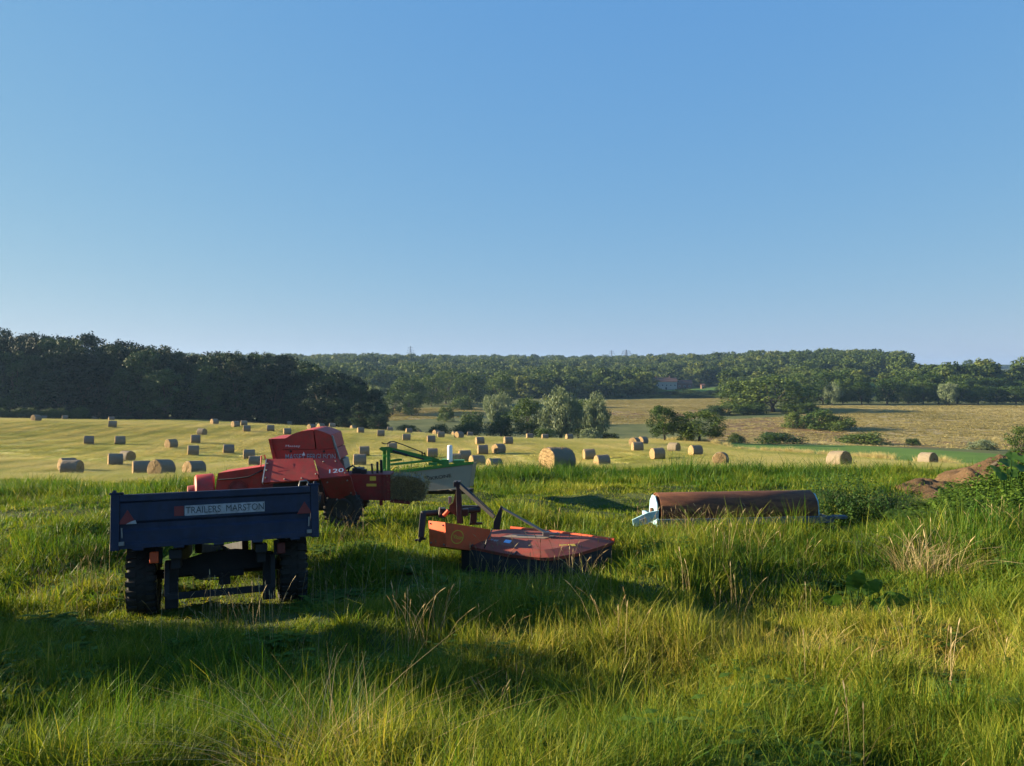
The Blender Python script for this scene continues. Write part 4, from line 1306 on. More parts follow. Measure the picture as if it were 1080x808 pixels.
def quad(name, mat, parent, pts, thick=0.003):
    """thin plate or sticker through four or more points, given thickness along its normal"""
    pts = [Vector(p) for p in pts]
    n = (pts[1] - pts[0]).cross(pts[2] - pts[0]).normalized()
    return MB().prism([p + n * thick for p in pts], pts).build(name, mat, parent)


def ring(mb, c, N, U, r, w, n=28, mi=0):
    N = Vector(N).normalized(); U = Vector(U).normalized(); S = N.cross(U)
    vs_ = []; fs_ = []
    for k in range(n):
        a = 2 * math.pi * k / n; d = S * math.cos(a) + U * math.sin(a)
        vs_ += [Vector(c) + d * (r - w), Vector(c) + d * r]
    for k in range(n):
        j = (k + 1) % n; fs_.append((2 * k, 2 * k + 1, 2 * j + 1, 2 * j))
    return mb.add(vs_, fs_, mi)


def tyre(mb, c, r, w, lugs=26, axis='x', lug=0.02):
    """agricultural implement tyre: rounded carcass and staggered shoulder lugs"""
    hw = w / 2
    prof = [(-hw * 0.72, r * 0.58), (-hw * 0.95, r * 0.66), (-hw, r * 0.80), (-hw * 0.94, r * 0.93), (-hw * 0.8, r * 0.985), (-hw * .3, r), (hw * .3, r),
            (hw * 0.8, r * 0.985), (hw * 0.94, r * 0.93), (hw, r * 0.80), (hw * 0.95, r * 0.66), (hw * 0.72, r * 0.58), (-hw * 0.72, r * 0.58)]
    mb.lathe(prof, 44, axis, c)
    c = Vector(c)
    for k in range(lugs):
        for sgn, ph in ((-1, 0.0), (1, 0.5), (0, 0.25)):
            a = 2 * math.pi * (k + ph) / lugs
            rot = Matrix.Rotation(a, 3, 'X') if axis == 'x' else Matrix.Rotation(a, 3, 'Y')
            if sgn:
                off = Vector((sgn * hw * 0.66, 0, r * 0.99)) if axis == 'x' else Vector((0, sgn * hw * 0.66, r * 0.99))
                mb.box(c + rot @ off, (hw * 0.62, r * 0.13, lug * 2.4) if axis == 'x' else (r * 0.13, hw * 0.62, lug * 2.4), rot)
                off2 = Vector((sgn * hw * 0.97, 0, r * 0.90)) if axis == 'x' else Vector((0, sgn * hw * .97, r * .9))
                mb.box(c + rot @ off2, (lug * 1.6, r * 0.13, r * 0.17) if axis == 'x' else (r * 0.13, lug * 1.6, r * 0.17), rot)
            else:
                off = Vector((0, 0, r)) if axis == 'x' else Vector((0, 0, r))
                mb.box(c + rot @ off, (hw * 0.5, r * 0.10, lug * 1.6) if axis == 'x' else (r * 0.10, hw * 0.5, lug * 1.6), rot @ Matrix.Rotation(0.5, 3, 'Z'))
    return mb


# ------------------------------------------------------------------ tipping trailer, seen from behind
def trailer():
    a = P(113.5, 552, 7.62); b = P(338, 541, 8.30)
    yaw = math.atan2(b.y - a.y, b.x - a.x); W = math.hypot(b.x - a.x, b.y - a.y)
    o = (a + b) / 2; gz = -1.0
    t = empty('tipping_trailer', (o.x, o.y, gz), yaw)
    TILT = R(9.2); t.rotation_euler = (-TILT, 0, yaw)
    lev = lambda x, y, z: Vector((x, y * math.cos(TILT) - z * math.sin(TILT), y * math.sin(TILT) + z * math.cos(TILT)))      # a level position seen from the tilted bed
    tag(t, 'dark blue tipping farm trailer with lettered tailgate parked in the long grass', 'trailer')
    zt = P(113.5, 524, 7.62).z - gz; zb = P(113.5, 582.5, 7.62).z - gz
    hw = W / 2; H = zt - zb; L = 2.9
    # tailgate: pressed sheet with broad horizontal flutes
    y0 = 0.0
    prof = [(zb, -0.012), (zb + .05, -0.012), (zb + .055, .0), (zb + H * .32, .0), (zb + H * .36, .022), (zb + H * .46, .022), (zb + H * .50, 0.0),
            (zb + H * .84, 0.0), (zb + H * .87, -0.02), (zb + H * .985, -0.02), (zb + H, 0.0)]
    mb = MB(); n = len(prof); x0, x1 = -hw + .085, hw - .085
    front = [(x0, p[1], p[0]) for p in prof]; back = [(x1, p[1], p[0]) for p in prof]
    fi = [(x0, .035, prof[-1][0]), (x0, .035, prof[0][0])]
    bi = [(x1, .035, prof[-1][0]), (x1, .035, prof[0][0])]
    mb.prism(front + fi, back + bi)
    tg = mb.build('tailgate', M['blue'], t, 0.004)
    # reflective triangles, lettered strip, red block
    def tri(x, z, s):
        m = MB(); pts = [(x - s, -0.004, z), (x + s, -0.004, z), (x, -0.004, z + s * 1.65)]
        m.prism(pts, [(p[0], .003, p[2]) for p in pts]); m.build('reflector', M['reflector'], tg)
        q = MB(); q.prism([(x - s * .15, -.0065, z - .002), (x + s * 1.02, -.0065, z - .002), (x + s * .86, -.0065, z + .035), (x + s * .3, -.0065, z + .02)],
                          [(x - s * .15, .002, z - .002), (x + s * 1.02, .002, z - .002), (x + s * .86, .002, z + .035), (x + s * .3, .002, z + .02)])
        return q
    sc_ = W / 225.0
    xl = lambda px: -hw + (px - 113.5) * sc_
    q = tri(xl(130.5), zb + H * 0.455, 0.085); q.build('reflector_edge', M['sticker_white'], tg)
    tri(xl(322), zb + H * 0.455, 0.078)
    zs0, zs1 = zb + H * 0.545, zb + H * 0.735
    MB().box(((xl(189.5) + xl(276.5)) / 2, -.002, (zs0 + zs1) / 2), (xl(276.5) - xl(189.5), .006, zs1 - zs0)).build('name_strip', M['sticker_white'], tg)
    text_mesh('TRAILERS  MARSTON', 'lettering', M['ink'], tg, (xl(190.6), -.005, zs0 + .020), (1, 0, 0), (0, 0, 1), xl(275.6) - xl(190.6), (zs1 - zs0) * .66, 0.0015, 0.0)
    MB().box(((xl(178.5) + xl(188.5)) / 2, -.002, (zs0 + zs1) / 2), (xl(188.5) - xl(178.5), .006, (zs1 - zs0) * .95)).build('red_sticker', M['reflector'], tg)
    # corner posts, with caps, hinge pins and latches
    for s in (-1, 1):
        p = MB()
        p.box((s * (hw - .041), .02, (zb + zt) / 2 - .005), (.082, .075, H + .01))
        p.box((s * (hw - .05), .02, zt + .012), (.13, .07, .022))
        p.tube([(s * hw - .03 * s, -.005, zt + .03), (s * hw - .03 * s, .05, zt + .03)], .018, 8)
        p.build('corner_post', M['blue'], t, .006)
        l = MB(); l.bar((s * (hw - .11), -.03, zb + .11), (s * (hw - .105), -.03, zb + .21), .014); l.box((s * (hw - .105), -.025, zb + .055), (.05, .03, .04))
        l.build('latch', M['steel'], t, .003)
    hk = MB(); hk.tube([(hw - .20, .0, zt), (hw - .19, 0, zt + .05), (hw - .12, 0, zt + .055), (hw - .10, 0, zt + .02)], .008, 8); hk.build('hook', M['steel'], t)
    for k in range(5):
        x = -hw + .25 + k * (W - .5) / 4
        h_ = MB(); h_.tube([(x - .05, .0, zb - .012), (x + .05, .0, zb - .012)], .017, 8); h_.box((x, -.004, zb + .03), (.05, .012, .075)); h_.build('hinge', M['blue'], t, .003)
    # sides, headboard, floor
    for s in (-1, 1):
        m = MB(); m.box((s * (hw - .03), L / 2 + .06, (zb + zt) / 2), (.04, L - .1, H))
        for k in (0.3, 0.7): m.box((s * (hw - .005), L / 2 + .06, zb + H * k), (.025, L - .2, .05))
        m.build('side_board', M['blue'], t, .005)
    MB().box((0, L, (zb + zt) / 2 + .05), (W - .02, .04, H - .1)).build('headboard', M['blue'], t, .005)
    MB().box((0, L / 2 + .03, zb + .12), (W - .02, L - .06, .05)).build('floor', M['chassis'], t, .005)
    # chassis: tapered cross beam, outriggers, drawbar
    c = MB()
    zc = zb - .06
    yb = 0.55
    c.prism([(-hw + .48, yb, zc - .16), (-hw + .85, yb, zc - .065), (hw - .85, yb, zc - .045), (hw - .45, yb, zc - .10), (hw - .40, yb, zc - .25), (-hw + .46, yb, zc - .29)],
            [(-hw + .48, yb + .12, zc - .16), (-hw + .85, yb + .12, zc - .065), (hw - .85, yb + .12, zc - .045), (hw - .45, yb + .12, zc - .10), (hw - .40, yb + .12, zc - .25), (-hw + .46, yb + .12, zc - .29)])
    c.box((-.42, 1.5, zc - .10), (.09, 2.7, .16)); c.box((.42, 1.5, zc - .10), (.09, 2.7, .16))
    c.box((-.42, .2, zc - .03), (.12, .25, .09)); c.box((.42, .2, zc - .03), (.12, .25, .09))
    c.box((0, .62, zc - .30), (.5, .08, .07)); c.box((.05, .60, zc - .36), (.12, .08, .12))
    c.bar((-.3, L - .1, zc - .12), (0, L + 1.2, zc - .22), .09, .12); c.bar((.3, L - .1, zc - .12), (0, L + 1.2, zc - .22), .09, .12)
    c.bar((0, L + 1.1, zc - .22), (0, L + 1.5, zc - .26), .08)
    c.bar((0, L + .9, zc - .22), (0, L + .9, .02), .07); c.box((0, L + .9, .03), (.25, .25, .03))
    for px in (-hw + .53, hw - .50): c.box((px, .52, zc - .36), (.13, .10, .50))
    c.build('chassis', M['chassis'], t, .006)
    ax = MB(); ax.bar(lev(-hw + .50, .30, .31), lev(hw - .47, .30, .31), .045, .07); ax.bar(lev(-hw + .50, .30, .31), (-hw + .5, .30, zc - .12), .05); ax.bar(lev(hw - .47, .30, .31), (hw - .47, .30, zc - .12), .05)
    ax.build('rear_bar', M['chassis'], t, .005)
    MB().tube([lev(-hw + .3, .92, .40), lev(hw - .3, .92, .40)], .05, 12).build('axle', M['chassis'], t)
    hs = MB(); hs.tube([(-.30, .5, zc - .26), (-.2, .46, zc - .33), (0, .44, zc - .345), (.1, .48, zc - .28)], .008, 6); hs.tube([(.02, .5, zc - .28), (.03, .48, zc - .40), (.02, .47, zc - .48)], .008, 6); hs.build('hydraulic_hose', M['black'], t)
    for s in (-1, 1):
        w = MB(); tyre(w, lev(s * (hw - .235), .92, .40), .405, .275); wo = w.build('wheel', M['rubber'], t)
        rm = MB(); rm.lathe([(s * -.11, .0), (s * -.11, .20), (s * -.09, .245), (s * .10, .25), (s * .12, .235), (s * .05, .17), (s * .05, .06), (s * .11, .05), (s * .11, 0)], 28, 'x', lev(s * (hw - .24), .92, .40))
        rm.build('rim', M['rim'], wo)
        br = MB(); br.box((s * (hw - .43), .22, zb - .10), (.06, .03, .16)); lo = br.build('lamp_bracket', M['chassis'], t, .004)
        lm = MB(); lm.box((s * (hw - .385), .185, zb - .11), (.085, .05, .115)); lm.build('lamp_lens', M['amber' if s < 0 else 'redlens'], lo, .008)


# ------------------------------------------------------------------ square baler
def baler():
    Y0 = 15.5; g = Vector((P(330, 540, Y0).x, Y0, -1.33))
    t = empty('square_baler', g)
    tag(t, 'faded red small square baler with a bale pushed half out of its chute', 'baler')
    q = lambda px, py, dy: P(px, py, Y0 + dy) - g
    pl = lambda pts, dy: [q(x, y, dy if len(p_) < 3 else p_[2]) for p_ in pts for x, y in (p_[:2],)]

    def slab(name, pts, dy0, dy1, mat, bevel=.01, parent=t, shrink=1.0):
        """body whose near outline lies at dy0 and whose far outline lies at dy1, the true shape kept"""
        f = pl(pts, dy0); off = dy1 - dy0
        b = [Vector((p.x, p.y + (dy1 - (dy0 if len(pts[i]) < 3 else pts[i][2])), p.z)) for i, p in enumerate(f)]
        return MB().prism(f, b).build(name, M[mat], parent, bevel)
    # bale chamber and plunger housing: one long red channel, low
    slab('bale_chamber', [(276, 500), (411.5, 500.5), (411.5, 528), (372, 527), (276, 532)], -.22, .32, 'red_dark')
    slab('plunger_housing', [(230, 499), (277, 492), (300, 492), (300, 524), (226, 524)], -.15, .35, 'red')
    sh = MB(); c0 = q(215, 521, .05)
    d = Vector((math.cos(R(24)), math.sin(R(24)), 0))
    def drum(mb, c, d, prof, n=30):
        S = Vector((-d.y, d.x, 0)); vs_ = []; fs_ = []
        for (a, r) in prof:
            for k in range(n):
                th = 2 * math.pi * k / n; vs_.append(c + d * a + (S * math.cos(th) + Vector((0, 0, 1)) * math.sin(th)) * r)
        for i in range(len(prof) - 1):
            for k in range(n): fs_.append((i * n + k, i * n + (k + 1) % n, (i + 1) * n + (k + 1) % n, (i + 1) * n + k))
        return mb.add(vs_, fs_, 0, True)
    drum(sh, c0, d, [(-.17, 0), (-.17, .34), (-.14, .385), (.16, .40), (.19, .37), (.19, 0)]); sh.build('flywheel_guard', M['red'], t, .01)
    s2 = MB(); drum(s2, q(207, 525, -.05), d, [(-.16, 0), (-.16, .24), (.12, .27), (.12, 0)]); s2.build('gearbox', M['red_dark'], t, .01)
    sf = MB(); c1 = q(251, 517, -.2)
    ring(sf, c1, (0, -1, 0), (0, 0, 1), .20, .03); drum(sf, c1 + Vector((0, .03, 0)), Vector((0, 1, 0.0001)), [(0, 0), (0, .19), (.03, .19)]); sf.build('pulley_guard', M['red_dark'], t)
    # drawbar, forward and low
    db = MB(); db.bar(q(300, 531, -.3), q(165, 535, -.7), .12, .14); db.bar(q(165, 535, -.7), q(163, 546, -.72), .06); db.build('drawbar', M['red_dark'], t, .01)
    pto = MB(); pto.tube([q(205, 523, -.05), q(170, 530, -.6)], .05, 10); pto.build('drive_shaft', M['yellow'], t)
    # upper hood, two curved sheets and a lettered band
    hood_l = [(283, 463), (300.5, 462.4), (303, 461.3), (307, 458.8), (311.5, 456.6), (317, 455), (324.5, 453.7), (330.2, 453.2), (332.6, 473.8), (297.5, 474.2), (299.7, 483.8), (287.8, 485)]
    slab('hood', hood_l, -.30, .62, 'red', .008)
    hood_r = [(331.4, 453.1), (333, 453.2), (341, 455.5), (349, 458.7), (352.6, 473.2), (334, 473.8)]
    slab('hood', hood_r, -.30, .62, 'red', .008)
    band = [(297.5, 474.8), (353, 473.8), (357, 485), (299.7, 485.3)]
    bd = slab('lettered_panel', band, -.325, .58, 'red', .008)
    fl = slab('hood_flange', [(283.3, 463.2), (285.5, 463.2), (291, 484.6), (288, 484.9)], -.36, -.305, 'red', .003)
    ed = slab('hood_edge', [(349.4, 459.5), (350.8, 459.6), (358.6, 485), (357.4, 485)], -.31, -.24, 'steel', .003)
    for x in (306.5, 341.5):
        bt = MB(); drum(bt, q(x, 476.2, -.345), Vector((0, 1, .0001)), [(0, 0), (0, .022), (.03, .022)], 10); bt.build('bolt', M['black'], bd)
    text_mesh('MASSEY FERGUSON', 'lettering', M['sticker_white'], bd, q(301, 485.0, -.328), (1, 0, .004), (0, 0, 1), q(354, 484, -.33).x - q(301, 484, -.33).x, .115, .003, .012)
    text_mesh('Massey', 'lettering', M['white'], t, q(301.4, 472.2, -.302), (1, 0, 0), (0.05, 0, 1), .28, .055, .004, .0)
    em = MB(); em.add([q(318.5, 480.5, -.335), q(322, 480.5, -.335), q(320.3, 476.3, -.335)], [(0, 1, 2)]); em.build('emblem', M['white'], bd)
    # pale chamber-side box right of the hood
    slab('twine_box', [(358, 484), (362, 485), (364.5, 496), (360, 496)], .1, .6, 'steel', .006)
    # side covers: pickup wing, numbered cover, lower deflector
    wing = [(280.5, 484.2, -.62), (330.2, 483.2, -.62), (336, 505.3, -.95), (276.2, 509.2, -.95)]
    wf = pl(wing, -.6)
    n = (wf[1] - wf[0]).cross(wf[3] - wf[0]).normalized(); n = -n if n.y > 0 else n
    wg = MB().prism([p for p in wf], [p - n * .05 for p in wf]).build('pickup_cover', M['red'], t, .012)
    rc = [wf[0].lerp(wf[1], .24).lerp(wf[3].lerp(wf[2], .26), .25), wf[0].lerp(wf[1], .58).lerp(wf[3].lerp(wf[2], .56), .22),
          wf[0].lerp(wf[1], .58).lerp(wf[3].lerp(wf[2], .57), .52), wf[0].lerp(wf[1], .24).lerp(wf[3].lerp(wf[2], .27), .55)]
    MB().prism([p + n * .007 for p in rc], [p - n * .02 for p in rc]).build('raised_pad', M['red'], wg, .014, 3)
    ef = [wf[0], wf[0] + (wf[1] - wf[0]) * .02, wf[3] + (wf[2] - wf[3]) * .02, wf[3]]
    MB().prism([p + n * .012 for p in ef], [p - n * .06 for p in ef]).build('painted_lit_edge', M['sticker_white'], wg, .004)  # white strip painted in for sunlight along the wing's left edge
    top = [wf[0] + Vector((0, 0, .0)), wf[1], wf[1] + Vector((0, .28, -.04)), wf[0] + Vector((0, .28, -.04))]
    MB().prism(top, [p - Vector((0, 0, .03)) for p in top]).build('cover_top', M['red_dark'], t, .006)
    n2 = [(331.3, 483.2, -.64), (356.8, 483.7, -.62), (369, 501.4, -.86), (337.3, 504.6, -.90)]
    nf = pl(n2, -.6); nn = (nf[1] - nf[0]).cross(nf[3] - nf[0]).normalized(); nn = -nn if nn.y > 0 else nn
    nc = MB().prism(nf, [p - nn * .05 for p in nf]).build('numbered_cover', M['red'], t, .010)
    bx = (nf[2] - nf[3]).normalized(); upd = (nf[0] - nf[3])
    o120 = nf[3].lerp(nf[2], .36).lerp(nf[0].lerp(nf[1], .36), .20)
    text_mesh('120', 'numerals', M['white'], nc, o120 + nn * .001, bx, upd, .27, .085, .004, .008)
    n3 = [(338, 505.7, -.90), (369.6, 502.6, -.86), (376.5, 527.5, -.60), (351, 532, -.60)]
    lf = pl(n3, -.6); ln = (lf[1] - lf[0]).cross(lf[3] - lf[0]).normalized(); ln = -ln if ln.y > 0 else ln
    MB().prism(lf, [p - ln * .05 for p in lf]).build('lower_cover', M['red_dark'], t, .010)
    # pickup reel in the dark under the wing
    pk = MB(); pk.tube([q(284, 529, -.85), q(340, 529, -.8)], .17, 14)
    for k in range(15):
        x = 286 + k * 3.6
        for a in range(5):
            th = a * 1.257 + k * .3; c = q(x, 529, -.85); pk.tube([c, c + Vector((0, math.cos(th) * .27, math.sin(th) * .27))], .006, 4)
    pk.build('pickup_reel', M['black'], t)
    bk = slab('pickup_back', [(288, 507), (338, 505), (345, 534), (288, 536)], -.42, -.36, 'black', .005)
    for x, y, dy in [(282, 489, -.69), (281, 496, -.78), (280, 504, -.89), (300, 505.5, -.91), (318, 504.5, -.91), (333, 500, -.88), (341, 487, -.70), (354, 486.5, -.68), (364, 499, -.85), (345, 509, -.92), (366, 507, -.86), (370, 520, -.69), (355, 527, -.70)]:
        b_ = MB(); drum(b_, q(x, y, dy - .03), Vector((0, 1, .0001)), [(0, 0), (0, .014), (.04, .014)], 8); b_.build('bolt', M['steel'], t)
    hp = MB(); hp.tube([q(277, 496, -.16), q(262, 503, -.2), q(246, 505, -.2), q(231, 506, -.16)], .014, 6); hp.build('hydraulic_hose', M['black'], t)
    gr_ = MB(); gr_.tube([q(275, 492, -.1), q(275.5, 481, -.1), q(279, 480, -.1), q(281, 488, -.1)], .014, 6); gr_.build('grab_rail', M['red'], t)
    # knotter gear on top of the chamber
    kn = MB(); kn.tube([q(362, 497, -.05), q(372, 491, -.1), q(377, 495, -.05), q(382, 500, 0)], .02, 6); kn.box(q(378, 497, .05), (.20, .25, .14)); kn.tube([q(366, 500, .1), q(369, 492, .1)], .018, 6)
    kn.tube([q(372, 499, .3), q(379, 493, .3), q(386, 499, .3)], .03, 8); kn.bar(q(393, 500, -.1), q(392, 489, -.1), .035); kn.bar(q(398, 500, 0), q(398, 487, 0), .04); kn.bar(q(402.5, 500, .1), q(402, 485, .1), .05)
    kn.box(q(384, 497.5, -.1), (.10, .1, .1)); kn.build('knotter', M['black'], t, .004)
    yb = slab('grease_label', [(390, 502.5), (396.5, 502.5), (396.5, 507), (390, 507)], -.226, -.221, 'yellow', 0)
    slab('grease_label', [(386.5, 510.3), (397, 510.3), (397, 513), (386.5, 513)], -.226, -.221, 'yellow', 0)
    st = MB()
    for x in (401, 405.5): st.bar(q(x, 500.3, -.235), q(x, 528.5, -.235), .03, .03)
    st.bar(q(402, 528, -.2), q(402, 533, -.2), .06); st.build('chamber_rib', M['red_dark'], t, .004)
    rl = slab('chute', [(411.5, 526.8), (432, 529), (432, 532), (411.5, 530)], -.22, .32, 'red_dark', .006)
    # tyres
    for (px, py, dy, r, w) in ((362, 533, -.55, .36, .24), (372, 534, .95, .34, .22)):
        wv = MB(); cc = q(px, py, dy); cc.z = r - .02; tyre(wv, cc, r, w, 24, 'y', .014); wo = wv.build('wheel', M['rubber'], t)
        rm = MB(); rm.lathe([(-.08, 0), (-.08, .16), (-.10, .21), (.10, .21), (.08, .16), (.08, 0)], 24, 'y', cc); rm.build('rim', M['black'], wo)
    # the bale still in the chute: a thing of its own
    b = Vector(q(411, 527, 0) + g)
    gg = np.random.default_rng(31)
    br_ = empty('square_bale', P(430, 529, Y0 + .05)); tag(br_, 'grey dry rectangular bale sticking out of the red baler chute', 'straw bale')
    o = Vector(br_.location)
    out = [(411.5, 502.5), (420, 501.2), (432, 502.2), (441, 504), (447.5, 508.5), (450, 512), (448.5, 520), (446, 528), (436, 528.6), (424, 527), (411.5, 526)]
    f = [P(x, y, Y0 - .18) - o for x, y in out]; bb = [Vector((p.x, p.y + .46, p.z)) for p in f]
    me = MB().prism(f, bb).build('straw_core', M['square_straw'], br_, .03, 3)
    V, Fs, B = [], [], []
    def onface():
        k = gg.integers(0, 3)
        while True:
            x = gg.uniform(411.5, 450); y = gg.uniform(501, 529)
            # inside test
            ins = False
            for (x1, y1), (x2, y2) in zip(out, out[1:] + out[:1]):
                if (y1 > y) != (y2 > y) and x < (x2 - x1) * (y - y1) / (y2 - y1) + x1: ins = not ins
            if ins: return P(x, y, Y0 - .185) - o, Vector((0, -1, 0))
    for i in range(2600):
        if i % 4:
            p, nr = onface()
        else:
            j = gg.integers(0, len(out) - 1); tt = gg.uniform(); p = f[j].lerp(f[(j + 1) % len(f)], tt) + Vector((0, gg.uniform(0, .46), 0)); nr = Vector((0, 0, 0.5))
        d_ = Vector(gg.normal(0, 1, 3)) * .6 + nr * .45; d_.normalize(); l_ = gg.uniform(.03, .11); w_ = d_.cross(Vector(gg.normal(0, 1, 3))).normalized() * .004
        b0 = len(V); e = p + d_ * l_; V += [p - w_, p + w_, e + w_, e - w_]; Fs.append((b0, b0 + 1, b0 + 2, b0 + 3)); bl = gg.uniform(); B += [bl] * 4
    link('loose_straw', mesh_np('loose_straw', np.array([tuple(v) for v in V]), np.array(Fs), [M['straw']], attrs={'bl': B}), br_)


# ------------------------------------------------------------------ green disc mower with canvas guard
def green_mower():
    Y0 = 20.0; g = Vector((P(450, 520, Y0).x, Y0, -1.72))
    t = empty('disc_mower', g); tag(t, 'green disc mower with grey canvas guard parked behind the baler', 'mower')
    q = lambda px, py, dy=0: P(px, py, Y0 + dy) - g
    # canvas guard: front, slanting outward at the foot, wraps round the right end
    f = [q(404, 498.5, -.25), q(423.5, 498, -.25), q(499, 488.2, -.25), q(495, 514, -.5), (q(470, 516.5, -.52)), q(447, 518, -.52), q(404, 520, -.52)]
    b = [p + Vector((0, .012, 0)) for p in f]
    cv = MB().prism(f, b).build('canvas_guard', M['canvas'], t)
    e1 = [q(499, 488.2, -.25), q(503, 487, 1.2), q(499, 513, 1.35), q(495, 512.5, -.5)]
    MB().prism(e1, [p + Vector((-.012, 0, 0)) for p in e1]).build('canvas_end', M['canvas'], t)
    lo = q(448, 506.2, -.385); xd = q(476, 502.4, -.385) - lo
    xd = (q(475, 501, -.38) - q(455, 503.9, -.38))
    text_mesh('KRONE', 'lettering', M['ink'], cv, q(454.5, 506.2, -.375), xd, (.12, -.1, 1), .52, .085, .012, .008)
    lg = MB(); c = q(450.6, 504.2, -.40) ; N = Vector((0, -1, -.25)).normalized(); ring(lg, c, N, (0, -.25, 1), .062, .016, 20); lg.bar(c + Vector((0, -.004, -.02)), c + Vector((0, -.002, .04)), .018, .004); lg.build('emblem', M['ink'], cv)
    # green top frame and deck
    tf = MB(); tf.prism([q(421, 496, -.28), q(499.5, 486.6, -.28), q(499.5, 489.3, -.28), q(422, 499, -.28)], [q(421, 496, -.2), q(499.5, 486.6, -.2), q(499.5, 489.3, -.2), q(422, 499, -.2)])
    a_, b_ = q(421, 496.5, -.25), q(499, 487.3, -.25)
    tf.build('top_frame', M['green'], t, .006)
    cb = MB()
    for k in range(6):
        p = q(424, 517, 0).lerp(q(492, 514, 0), k / 5); cb.tube([Vector((p.x, .3, .20)), Vector((p.x, .3, .30))], .17, 14)
    cb.box((q(458, 515, 0).x, .3, .22), (1.9, .36, .08)); cb.build('cutter_bar', M['black'], t, .005)
    # headstock: two posts, top bracket
    hs = MB()
    for x, dy in ((405.5, .25), (409.8, -.05)): hs.bar(q(x, 500, dy), q(x, 473, dy), .085, .085, upv=(0, 1, 0))
    hs.bar(q(404, 481, .1), q(412, 481, .1), .06); hs.bar(q(405, 496, .1), q(411, 496, .1), .06); hs.bar(q(405.5, 517, .25), q(405.5, 499, .25), .08, upv=(0, 1, 0)); hs.bar(q(409.8, 517, -.05), q(409.8, 499, -.05), .08, upv=(0, 1, 0))
    hs.prism([q(399.5, 473.5, -.08), (q(402, 471.5, -.08)), q(410, 471.3, -.08), q(412, 474.5, -.08), q(403, 475.7, -.08)], [q(399.5, 473.5, .3), (q(402, 471.5, .3)), q(410, 471.3, .3), q(412, 474.5, .3), q(403, 475.7, .3)])
    hs.build('headstock', M['green'], t, .01)
    ar = MB(); ar.prism([q(410, 471.5, 0), q(420, 473.6, 0), q(463, 484, 0), q(463, 487.2, 0), q(441, 482.5, 0), q(412, 478, 0)], [q(410, 471.5, .16), q(420, 473.6, .16), q(463, 484, .16), q(463, 487.2, .16), q(441, 482.5, .16), q(412, 478, .16)])
    ar.bar(q(430, 478, .08), q(467, 488, .08), .10, .10); ar.build('lift_arm', M['green'], t, .01)
    lk = MB(); lk.tube([q(412, 490, -.1), q(455, 485.5, -.1)], .032, 8); lk.tube([q(412, 486, .1), q(424, 484.6, .1)], .03, 8); lk.bar(q(452, 489, -.15), q(461, 489.6, -.15), .09, .07); lk.build('tie_rod', M['green'], t, .004)
    cy_ = MB(); cy_.tube([q(414, 475.5, -.1), q(430, 480.3, -.1)], .035, 10); cy_.tube([q(430, 480.3, -.1), q(447, 484.5, -.1)], .02, 8); cy_.build('hydraulic_ram', M['black'], t)
    hz = MB(); hz.tube([q(402.5, 466.8, 0), q(405, 468, 0), q(408, 468.2, 0), q(411, 466, 0), q(415, 465.6, 0), q(425, 469, 0), q(436, 473.4, 0), q(445, 477, 0), q(449, 480, 0)], .014, 6); hz.bar(q(445.5, 481, 0), q(445, 476, 0), .03); hz.bar(q(448.5, 481, 0), q(448, 477, 0), .03)
    hz.tube([q(408, 472, .1), q(409, 468, .1), q(412, 466.6, .1)], .012, 6); hz.build('hydraulic_hose', M['black'], t)
    yp = MB(); yp.tube([q(413, 496, -.2), q(417, 492.5, -.2), q(420, 493.5, -.2)], .02, 6); yp.build('spring', M['yellow'], t); MB().bar(q(430, 494, -.1), q(442, 491.5, -.1), .03).build('safety_bar', M['yellow'], t)
    wp = MB(); c = q(474.5, 487.5, .1); tp = q(474.5, 469.6, .1); wp.lathe([(0, 0), (0, .075), (.03, .07), ((tp - c).length - .02, .066), ((tp - c).length, .05), ((tp - c).length, 0)], 16, 'z', c); wp.build('marker_tube', M['white'], t)
    gb = MB(); gb.box(q(470, 487, .15), (.18, .25, .14)); gb.box(q(484, 486.7, .15), (.28, .25, .08)); gb.tube([q(461, 487, .1), q(472, 486.3, .1)], .05, 10); gb.build('gearbox', M['green'], t, .01)


